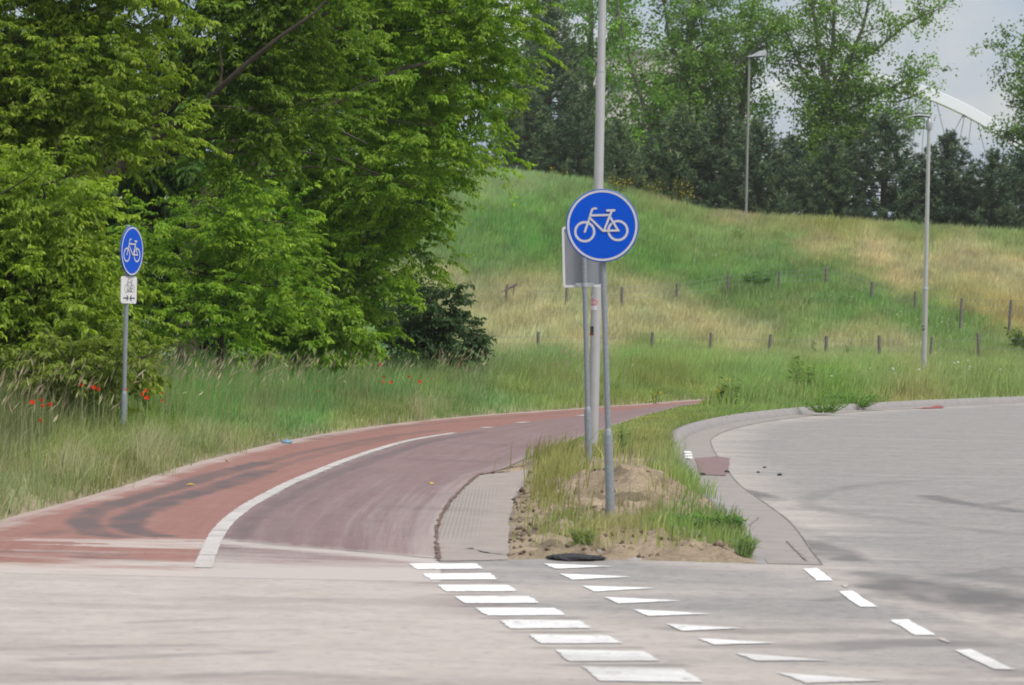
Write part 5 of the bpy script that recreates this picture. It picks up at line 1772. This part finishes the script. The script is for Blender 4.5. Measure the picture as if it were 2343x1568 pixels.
# seeding stalks
x, y = scatter(-12, 5, 23, 75, 13)
dl = xof(Lg, y) - x
u, v = proj(np.stack([x, y, x * 0], 1))
m = (dl > 0.5) & (dl < 6) & (u > -250) & (fbm(x * 0.9, y * 0.6, 120, 3) > 0.47)
x, y = x[m], y[m]
n = len(x)
z = terrain(x, y)
hs_ = RNG.uniform(0.55, 0.95, n)
vv, q, t, c = blades(x, y, z, hs_, np.full(n, 0.006), np.tile([0.30, 0.31, 0.17], (n, 1)), 0.3, 1.0, (0.42, 0.33, 0.22))
tips = vv.reshape(n, 5, 3)[:, 4]; midp = vv.reshape(n, 5, 3)[:, 2]
dd = unit(tips - midp + np.array([0.25, 0, -0.1]) * 0.3)
hc = np.where((RNG.random(n) < 0.4)[:, None], np.array([0.40, 0.29, 0.24]), np.array([0.50, 0.45, 0.30]))
hv, hf, hc2 = leaf_quads(tips - dd * 0.05, dd, unit(RNG.normal(0, 1, (n, 3))), RNG.uniform(0.09, 0.17, n), RNG.uniform(0.012, 0.022, n), hc, 0.0)
o = link('seed_grass', np_mesh('seed_grass', np.concatenate([vv, hv]), [np.concatenate([q, hf + len(vv)]), t], np.concatenate([c, hc2])), M['grass'])
tag(o, 'thin seeding grass stalks rising above the left verge', 'grass', kind='stuff')
# pale dry tufts arching over the edge of the path
cx_, cy_ = [], []
for yy in np.arange(23.2, 60, 0.16):
    if fbm(np.array([yy * 0.45]), np.array([3.3]), 130, 3)[0] > (0.42 if yy < 31 else 0.54):
        cx_.append(float(xof(Lg, np.array([yy]))[0]) - RNG.uniform(0.02, 0.40)); cy_.append(yy)
cx_, cy_ = np.array(cx_), np.array(cy_)
k_ = 34
x = (cx_[:, None] + RNG.normal(0, 0.07, (len(cx_), k_))).ravel(); y = (cy_[:, None] + RNG.normal(0, 0.1, (len(cx_), k_))).ravel()
n = len(x)
cc_ = np.repeat(np.where(RNG.random((len(cx_), 1)) < 0.55, np.array([[0.45, 0.43, 0.25]]), np.array([[0.33, 0.40, 0.18]])), k_, 0) * RNG.uniform(0.7, 1.15, (n, 1))
vv, q, t, c = blades(x, y, terrain(x, y), RNG.uniform(0.22, 0.5, n), RNG.uniform(0.006, 0.010, n), cc_, 0.62, 0.3, (0.52, 0.46, 0.30))
o = link('dry_tufts', np_mesh('dry_tufts', vv, [q, t], c), M['grass'])
tag(o, 'pale dry grass tufts arching over the left edge of the path', 'grass', kind='stuff')


# white flowers on the slope
def flower_cloud(name, label, spots, per, col, size, hgt, ysp):
    pp = []
    for u, v, su, sv in spots:
        for _ in range(per):
            uu, vv = RNG.normal(u, su), RNG.normal(v, sv)
            pp.append((uu, vv))
    pts = []
    for uu, vv in pp:
        q = hit(uu, vv, *ysp)
        pts.append(q + np.array([0, 0, hgt * RNG.uniform(0.7, 1.2)]))
    pts = np.array(pts)
    n = len(pts)
    d = unit(RNG.normal(0, 1, (n, 3)) * np.array([1, 1, 0.2])); up = unit(RNG.normal(0, 0.3, (n, 3)) + np.array([0, -0.6, 1]))
    s = RNG.uniform(size * 0.6, size * 1.3, n)
    v, f, c = leaf_quads(pts, d, up, s, s, np.tile(col, (n, 1)) * RNG.uniform(0.8, 1.1, (n, 1)), 0.0)
    o = link(name, np_mesh(name, v, f, c), M['petal'])
    tag(o, label, 'flowers', kind='stuff')


flower_cloud('clover_flowers', 'small white flowers sprinkled over the green slope',
             [(1620, 590, 40, 14), (1680, 600, 40, 14), (1740, 580, 30, 14), (1850, 690, 60, 14), (1930, 690, 50, 12), (1300, 460, 60, 14), (1160, 440, 60, 14), (2080, 725, 50, 10), (2170, 745, 50, 8), (1560, 540, 40, 14), (1600, 520, 40, 10)], 60,
             (0.42, 0.42, 0.34), 0.075, 0.32, (150, 200))
flower_cloud('verge_flowers', 'scattered white umbels in the meadow grass by the right lamp post',
             [(2160, 885, 60, 12), (2250, 880, 60, 14), (2050, 890, 50, 12), (1900, 850, 100, 12)], 9, (0.50, 0.50, 0.46), 0.07, 0.45, (75, 150))

# poppies
pm = MB()
for k in range(4):
    a = k * math.pi / 2
    c, s = math.cos(a), math.sin(a)
    t = lambda r, w, z: (c * r - s * w, s * r + c * w, z)
    pm.add([t(0.0, 0, 0), t(0.022, -0.028, 0.012), t(0.045, -0.02, 0.04), t(0.048, 0.02, 0.042), t(0.022, 0.028, 0.012)], [(0, 1, 2, 3, 4)])
pop_me = None
POP = [(74, 924), (93, 918), (99, 931), (115, 929), (90, 964), (188, 883), (215, 888), (228, 893), (292, 893), (323, 904), (337, 896), (336, 913), (373, 902), (373, 918),
       (870, 836), (878, 865), (876, 876), (896, 877), (934, 864), (959, 876), (730, 897)]
PLAB = ['poppy leftmost in the patch at the left edge', 'poppy uppermost in the patch at the left edge', 'tiny poppy in the middle of the patch at the left edge', 'poppy rightmost in the patch at the left edge', 'lowest poppy at the left edge',
        'poppy left of the pair near the sign pole', 'large poppy of the pair left of the sign pole', 'poppy nearest left of the sign pole', 'poppy half behind the sign pole', 'wide open poppy just right of the sign pole', 'upper poppy right of the sign pole',
        'lower poppy right of the sign pole', 'faint upper poppy farther right of the sign pole', 'faint lower poppy farther right of the sign pole', 'highest poppy below the dark evergreen bush', 'faint poppy in the middle verge',
        'small poppy under the faint one in the middle verge', 'full poppy in the middle verge', 'upper poppy of the right pair in the middle verge', 'rightmost poppy in the middle verge', 'single small poppy in the verge between both patches']
SMALL = {2, 8, 12, 13, 15, 16, 20}
flower = link('bloom', np_mesh('bloom', np.array(pm.v), np.array(pm.f), np.tile([0.62, 0.055, 0.02], (len(pm.v), 1))), M['petal']); fm = flower.data; bpy.data.objects.remove(flower)
smb = MB(); smb.tube([(0.02, 0.02, -0.7), (0.01, 0, -0.35), (0, 0, 0)], [0.003, 0.0028, 0.0025], 4)
so = smb.build('stem', mat_plain('poppy_stem', (0.22, 0.30, 0.12), 0.8)); sm_ = so.data; bpy.data.objects.remove(so)
LEDGE = proj(np.c_[Lg, np.zeros(len(Lg))])[0], Lg[:, 1]
for k, (u, v) in enumerate(POP):
    zf = 0.80
    y = F * (CAMZ - zf) / (v - HV(u))
    y = max(y, float(np.interp(u, LEDGE[0], LEDGE[1])) + 0.9)
    p = P(u, v, y)
    r = empty('poppy', p, 'red ' + PLAB[k], 'poppy', 'poppies in the left verge', rz=float(RNG.uniform(0, 6)))
    sc = (0.38 if k in SMALL else 0.54) * (1 + 0.25 * (y > 55))
    fl = link('bloom', fm, None, r); fl.scale = (sc, sc, sc); fl.rotation_euler = (RNG.uniform(0.4, 1.1), 0, RNG.uniform(-0.6, 0.6))
    link('stem', sm_, None, r)


# ------------------------------------------------------------------ single plants
def herb(name, label, cat, pos, h, r, col, n=40, leaf=0.12, wid=0.4, group=None, flower=None, fsize=0.05, nf=0, up=1.0, stems=9, parts_scatter=0.9):
    root = empty(name, pos, label, cat, group)
    rng = np.random.default_rng(int(abs(pos[0]) * 1000 + pos[1] * 10) % 99991)
    mb = MB()
    P_, D_, tops = [], [], []
    for s in range(stems):
        a = rng.uniform(0, 6.283); rr = r * math.sqrt(rng.random()) * parts_scatter
        hh = h * rng.uniform(0.6, 1.05)
        e = np.array([math.cos(a) * rr, math.sin(a) * rr, hh])
        b_ = np.array([math.cos(a) * rr * 0.3, math.sin(a) * rr * 0.3, -0.05])
        mid = b_ * 0.5 + e * 0.5 + rng.normal(0, 0.02, 3)
        mb.tube([b_, mid, e], [0.008, 0.006, 0.003], 4)
        tops.append(e)
        for q in rng.uniform(0.1, 1.0, n):
            p = b_ * (1 - q) ** 2 + 2 * mid * q * (1 - q) + e * q * q
            P_.append(p); D_.append(np.array([rng.normal(), rng.normal(), rng.uniform(-0.3, 0.8) * up]))
    P_, D_ = np.array(P_), unit(np.array(D_))
    m = len(P_)
    l = rng.uniform(0.6, 1.3, m) * leaf
    cc = np.tile(lin(col) * np.array([0.95, 1.08, 0.9]), (m, 1)) * rng.uniform(0.7, 1.3, (m, 1))
    v, f, c = leaf_quads(P_, D_, unit(rng.normal(0, 0.5, (m, 3)) + np.array([0, 0, 1])), l, l * wid, cc, 0.15)
    link('leaves', np_mesh('leaves', v, f, c), M['leaf'], root)
    mb.build('stem', M['bark'] if cat == 'bush' else bpy.data.materials['poppy_stem'], root)
    if nf:
        fp = np.array([tops[int(rng.integers(len(tops)))] * np.array([1, 1, rng.uniform(0.55, 1.0)]) + rng.normal(0, r * 0.12, 3) for _ in range(nf)])
        s = rng.uniform(0.6, 1.3, nf) * fsize
        v, f, c = leaf_quads(fp, unit(rng.normal(0, 1, (nf, 3))), unit(rng.normal(0, 1, (nf, 3))), s, s * 0.9, np.tile(flower, (nf, 1)), 0.1)
        link('blossom', np_mesh('blossom', v, f, c), M['petal'], root)
    return root


YEL = (0.62, 0.47, 0.03)
for (u, v, h, lab) in ((1415, 452, 1.3, 'yellow broom bush just right of the big round sign'), (1495, 462, 1.7, 'brightest yellow broom bush on the crest'), (1563, 470, 2.2, 'tall thin yellow broom bush right of the brightest one'), (1268, 400, 1.0, 'small yellow broom under the tallest pine')):
    q = hit(u, v, 185, 206)
    herb('broom_bush', lab, 'bush', q, h, 0.8, (92, 104, 48), 26, 0.12, 0.25, 'broom bushes along the crest', YEL, 0.085, 60, 1.0, 22)
q = G(1835, 905)
herb('tall_weed', 'tall bushy green weed in the meadow grass left of the right lamp', 'weed', q, 0.85, 0.45, (128, 150, 80), 26, 0.14, 0.25, 'weeds in the meadow', stems=16)
q = G(1690, 1000); q = G(1700, 925)
herb('yellow_ragwort', 'yellow flowering weed right of the end of the cycle path', 'weed', G(1672, 940), 0.62, 0.35, (110, 128, 66), 24, 0.11, 0.3, 'yellow flowers by the path', YEL, 0.05, 26, stems=10)
herb('yellow_ragwort', 'small yellow flower beside the far edge of the cycle path', 'weed', G(1500, 926), 0.3, 0.12, (110, 128, 66), 14, 0.08, 0.3, 'yellow flowers by the path', YEL, 0.045, 8, stems=4)
herb('creeping_weed', 'dark green bushy weed spilling over the kerb', 'weed', G(1955, 926, 0.1), 0.24, 0.7, (112, 146, 66), 26, 0.06, 0.3, 'weeds at the kerb', stems=60, up=1.2, parts_scatter=1.1)
herb('creeping_weed', 'smaller green weed hanging over the kerb left of the bushy one', 'weed', G(1885, 938, 0.1), 0.2, 0.5, (118, 148, 68), 24, 0.06, 0.3, 'weeds at the kerb', stems=40, up=1.2, parts_scatter=1.1)
q = hit(2335, 800, 120, 160)
herb('tall_weed', 'dark leafy weed at the right edge by the lower fence', 'weed', np.array([q[0], q[1], q[2]]), 1.1, 0.7, (92, 112, 60), 34, 0.18, 0.35, 'weeds in the meadow', stems=22)
q = hit(1690, 560, 155, 200)
herb('dock_weed', 'thin dark dock weed standing on the slope below the far lamp', 'weed', q, 0.9, 0.4, (104, 116, 66), 20, 0.16, 0.25, 'weeds in the meadow', stems=9)
q = hit(1735, 660, 150, 200)
herb('slope_bush', 'low green bush on the slope by the upper fence', 'bush', q, 0.75, 0.9, (98, 132, 66), 36, 0.16, 0.45, stems=26, up=0.6)
herb('thistle_weed', 'thin dark weed stalk in the dry grass by the lower fence', 'weed', hit(1940, 815, 118, 150), 0.95, 0.16, (92, 108, 62), 20, 0.13, 0.3, 'weeds in the meadow', stems=4)
herb('thistle_weed', 'thin dark weed stalk in the dry grass left of its twin', 'weed', hit(1862, 805, 118, 150), 0.85, 0.16, (100, 112, 66), 18, 0.13, 0.3, 'weeds in the meadow', stems=4)
herb('leafy_weed', 'green leafy weed at the right front corner of the island', 'weed', G(1600, 1207, 0.08), 0.10, 0.24, (104, 140, 64), 22, 0.035, 0.5, 'weeds on the island', stems=18, up=0.6)
herb('leafy_weed', 'green leafy weed hanging over the kerb of the island', 'weed', G(1668, 1208, 0.08), 0.10, 0.22, (98, 136, 58), 22, 0.035, 0.5, 'weeds on the island', stems=18, up=0.6)
herb('leafy_weed', 'green grassy tuft at the last corner of the island', 'weed', G(1705, 1262, 0.05), 0.10, 0.16, (122, 146, 70), 26, 0.055, 0.10, 'weeds on the island', stems=24, up=1.3)
herb('leafy_weed', 'upright blue green weed behind the big sign pole', 'weed', G(1428, 1040, 0.03), 0.42, 0.10, (124, 152, 84), 30, 0.06, 0.2, 'weeds on the island', stems=7)
herb('leafy_weed', 'dark green tuft in the sand left of the big sign pole', 'weed', G(1330, 1250, 0.05), 0.13, 0.12, (128, 136, 68), 26, 0.07, 0.08, 'weeds on the island', stems=20, up=1.4)
herb('hogweed', 'pale green umbel plant before the dark evergreen bush', 'weed', G(968, 885, 0), 0.95, 0.5, (132, 140, 84), 28, 0.08, 0.4, None, (0.30, 0.31, 0.16), 0.07, 60, stems=16)


# ------------------------------------------------------------------ little things on the ground
def lump(name, label, cat, pos, sx, sy, sz, mat, seed, group=None, n=3):
    bm = bmesh.new()
    bmesh.ops.create_icosphere(bm, subdivisions=n, radius=1.0)
    rg = np.random.default_rng(seed)
    o3 = rg.uniform(0, 50, 3)
    for vtx in bm.verts:
        c = vtx.co
        k = 0.72 + 0.55 * float(fbm(np.array([c.x * 2.3 + o3[0] + c.z]), np.array([c.y * 2.3 + o3[1] - c.z]), seed, 3)[0]) + rg.normal(0, 0.04)
        vtx.co = Vector((c.x * sx * k, c.y * sy * k, max(c.z, -0.2) * sz * k))
    me = bpy.data.meshes.new(name); bm.to_mesh(me); bm.free()
    o = link(name, me, mat, None, pos)
    tag(o, label, cat, group)
    return o


# crumbs of soil strewn over the bare edge of the island
octv = np.array([(1, 0, 0), (-1, 0, 0), (0, 1, 0), (0, -1, 0), (0, 0, 1), (0, 0, -1)], float)
octf = np.array([(0, 2, 4), (2, 1, 4), (1, 3, 4), (3, 0, 4), (2, 0, 5), (1, 2, 5), (3, 1, 5), (0, 3, 5)])
cp = []
while len(cp) < 420:
    uu, vv = RNG.uniform(1160, 1720), RNG.uniform(1075, 1278)
    if uu > 1260 and vv < 1235 and RNG.random() < 0.8: continue
    g = G(uu, vv)
    if inpoly(g[:1], g[1:2], RAMP)[0] or inpoly(g[:1], g[1:2], ROADPOLY)[0] or inpoly(g[:1], g[1:2], PATHPOLY)[0]: continue
    cp.append(g[:2])
cp = np.array(cp); zc_ = terrain(cp[:, 0], cp[:, 1])
sz = RNG.uniform(0.006, 0.022, len(cp)) * np.where(RNG.random(len(cp)) < 0.1, 1.8, 1)
vv = octv[None] * sz[:, None, None] * RNG.uniform(0.6, 1.4, (len(cp), 6, 1)) + np.c_[cp, zc_ + sz * 0.35][:, None]
ff = (np.arange(len(cp))[:, None, None] * 6 + octf[None]).reshape(-1, 3)
cl_ = np.repeat(np.where(RNG.random((len(cp), 1)) < 0.5, np.array([[0.16, 0.12, 0.085]]), np.array([[0.33, 0.26, 0.18]])) * RNG.uniform(0.7, 1.2, (len(cp), 1)), 6, 0)
o = link('soil_crumbs', np_mesh('soil_crumbs', vv.reshape(-1, 3), ff, cl_), M['ground'])
tag(o, 'crumbs of dry soil strewn along the bare edge of the island', 'soil', kind='stuff')
lump('asphalt_heap', 'low heap of black asphalt crumbs at the sandy front edge of the island', 'heap', G(1315, 1276, 0.01), 0.20, 0.26, 0.022, M['crumb'], 4, None, 5)
CR = [(1607, 1090, 0.05, 'biggest black asphalt lump at the kerb by the red patch'), (1663, 1084, 0.045, 'flat black asphalt lump below the red patch'), (1749, 1073, 0.028, 'black lump right of the red patch, upper one'),
      (1734, 1084, 0.026, 'black lump right of the red patch, lower one'), (1783, 1090, 0.035, 'black lump farthest out on the road')]
for k, (u, v, s, lab) in enumerate(CR):
    lump('asphalt_lump', lab, 'lump', G(u, v - 3, 0.006), s * .75, s, s * 0.5, M['crumb'], 20 + k, 'asphalt lumps on the road')
lump('blue_wrapper', 'crumpled light blue wrapper at the grass edge of the path', 'litter', G(656, 1012, 0.02), 0.075, 0.1, 0.035, M['blue_litter'], 44, None, 2)
for k, (u, v, lab) in enumerate(((437, 1110, 'yellow leaf lying between the dark tyre marks'), (990, 1107, 'yellow leaf lying on the purple lane'), (520, 1056, 'yellow leaf lying at the grass edge of the red lane'))):
    mb = MB(); p = G(u, v, 0.016)
    s = 0.05
    mb.add([(-s, 0, 0.0), (-0.2 * s, -s * 0.6, 0.012), (s, 0, 0.004), (-0.2 * s, s * 0.6, 0.014)], [(0, 1, 2, 3)])
    o = mb.build('fallen_leaf', M['yellow_leaf']); o.location = tuple(p); o.rotation_euler = (0.15, 0, k * 1.1)
    tag(o, lab, 'leaf', 'fallen leaves on the path')

# ------------------------------------------------------------------ light
EL, AZ = math.radians(52), math.radians(128)
sdir = Vector((math.sin(AZ) * math.cos(EL), math.cos(AZ) * math.cos(EL), math.sin(EL)))
sun = bpy.data.lights.new('sun', 'SUN'); sun.energy = 1.5; sun.angle = math.radians(14); sun.color = (1.0, 0.96, 0.89)
so = bpy.data.objects.new('sun', sun); COL.objects.link(so)
so.rotation_euler = sdir.to_track_quat('Z', 'Y').to_euler()
so.location = (20, -20, 40)
wd = bpy.data.worlds.new('World'); scene.world = wd; wd.use_nodes = True
nt = wd.node_tree; nt.nodes.clear()
out = nt.nodes.new('ShaderNodeOutputWorld'); bg = nt.nodes.new('ShaderNodeBackground'); bg.inputs[1].default_value = 0.10
sky = nt.nodes.new('ShaderNodeTexSky'); sky.sky_type = 'NISHITA'; sky.sun_disc = False; sky.sun_elevation = EL; sky.sun_rotation = AZ
sky.dust_density = 2.0
tc = nt.nodes.new('ShaderNodeTexCoord')
mp = nt.nodes.new('ShaderNodeMapping'); mp.inputs['Scale'].default_value = (1, 1, 2.2); mp.inputs['Location'].default_value = (0.31, 0.2, 0.05)
nz = nt.nodes.new('ShaderNodeTexNoise'); nz.inputs['Scale'].default_value = 14; nz.inputs['Detail'].default_value = 5; nz.inputs['Roughness'].default_value = 0.5
cr = nt.nodes.new('ShaderNodeValToRGB')
cr.color_ramp.elements[0].position = 0.38; cr.color_ramp.elements[1].position = 0.64
cr.color_ramp.elements[0].color = (1.8, 2.28, 3.05, 1); cr.color_ramp.elements[1].color = (3.1, 3.15, 3.25, 1)
mx = nt.nodes.new('ShaderNodeMixRGB'); mx.inputs[0].default_value = 0.85          # an overcast sheet of cloud before the blue
sxyz = nt.nodes.new('ShaderNodeSeparateXYZ'); nt.links.new(tc.outputs['Generated'], sxyz.inputs[0])
mr = nt.nodes.new('ShaderNodeMapRange'); mr.inputs[1].default_value = 0.1; mr.inputs[2].default_value = 1.0; mr.inputs[3].default_value = 1.0; mr.inputs[4].default_value = 2.6
nt.links.new(sxyz.outputs[2], mr.inputs[0])           # an overcast sky is brightest overhead
mul = nt.nodes.new('ShaderNodeMixRGB'); mul.blend_type = 'MULTIPLY'; mul.inputs[0].default_value = 1.0
mrr = nt.nodes.new('ShaderNodeMixRGB'); mrr.inputs[1].default_value = (1, 1, 1, 1); mrr.inputs[2].default_value = (2.95, 2.62, 2.3, 1)
mr.inputs[3].default_value = 0.0; mr.inputs[4].default_value = 1.0; nt.links.new(mr.outputs[0], mrr.inputs[0])
nt.links.new(cr.outputs[0], mul.inputs[1]); nt.links.new(mrr.outputs[0], mul.inputs[2])
nt.links.new(tc.outputs['Generated'], mp.inputs[0]); nt.links.new(mp.outputs[0], nz.inputs['Vector']); nt.links.new(nz.outputs[0], cr.inputs[0])
nt.links.new(sky.outputs[0], mx.inputs[1]); nt.links.new(mul.outputs[0], mx.inputs[2])
nt.links.new(mx.outputs[0], bg.inputs[0]); nt.links.new(bg.outputs[0], out.inputs[0])

HAZE = 0.00013
if HAZE > 0:
    mb = MB(); mb.box((0, 310, 40), (1300, 720, 90))
    hm = bpy.data.materials.new('haze_air'); hm.use_nodes = True
    hn = hm.node_tree; hn.nodes.clear()
    ho = hn.nodes.new('ShaderNodeOutputMaterial'); pv = hn.nodes.new('ShaderNodeVolumePrincipled')
    pv.inputs['Color'].default_value = (0.86, 0.9, 0.96, 1); pv.inputs['Density'].default_value = HAZE; pv.inputs['Anisotropy'].default_value = 0.2
    hn.links.new(pv.outputs[0], ho.inputs['Volume'])
    hz_ = mb.build('haze', hm); tag(hz_, 'thin pale haze in the air over the meadow', 'haze', kind='stuff')

scene.view_settings.view_transform = 'Standard'
scene.view_settings.look = 'None'
scene.view_settings.exposure = 0.95
scene.view_settings.gamma = 1.0
scene.cycles.pixel_filter_type = 'BLACKMAN_HARRIS'
scene.cycles.filter_width = 1.8
scene.cycles.max_bounces = 8
scene.cycles.diffuse_bounces = 3
scene.cycles.transmission_bounces = 4
scene.cycles.transparent_max_bounces = 8
scene.cycles.volume_bounces = 1
scene.cycles.use_denoising = True
scene.cycles.seed = 3
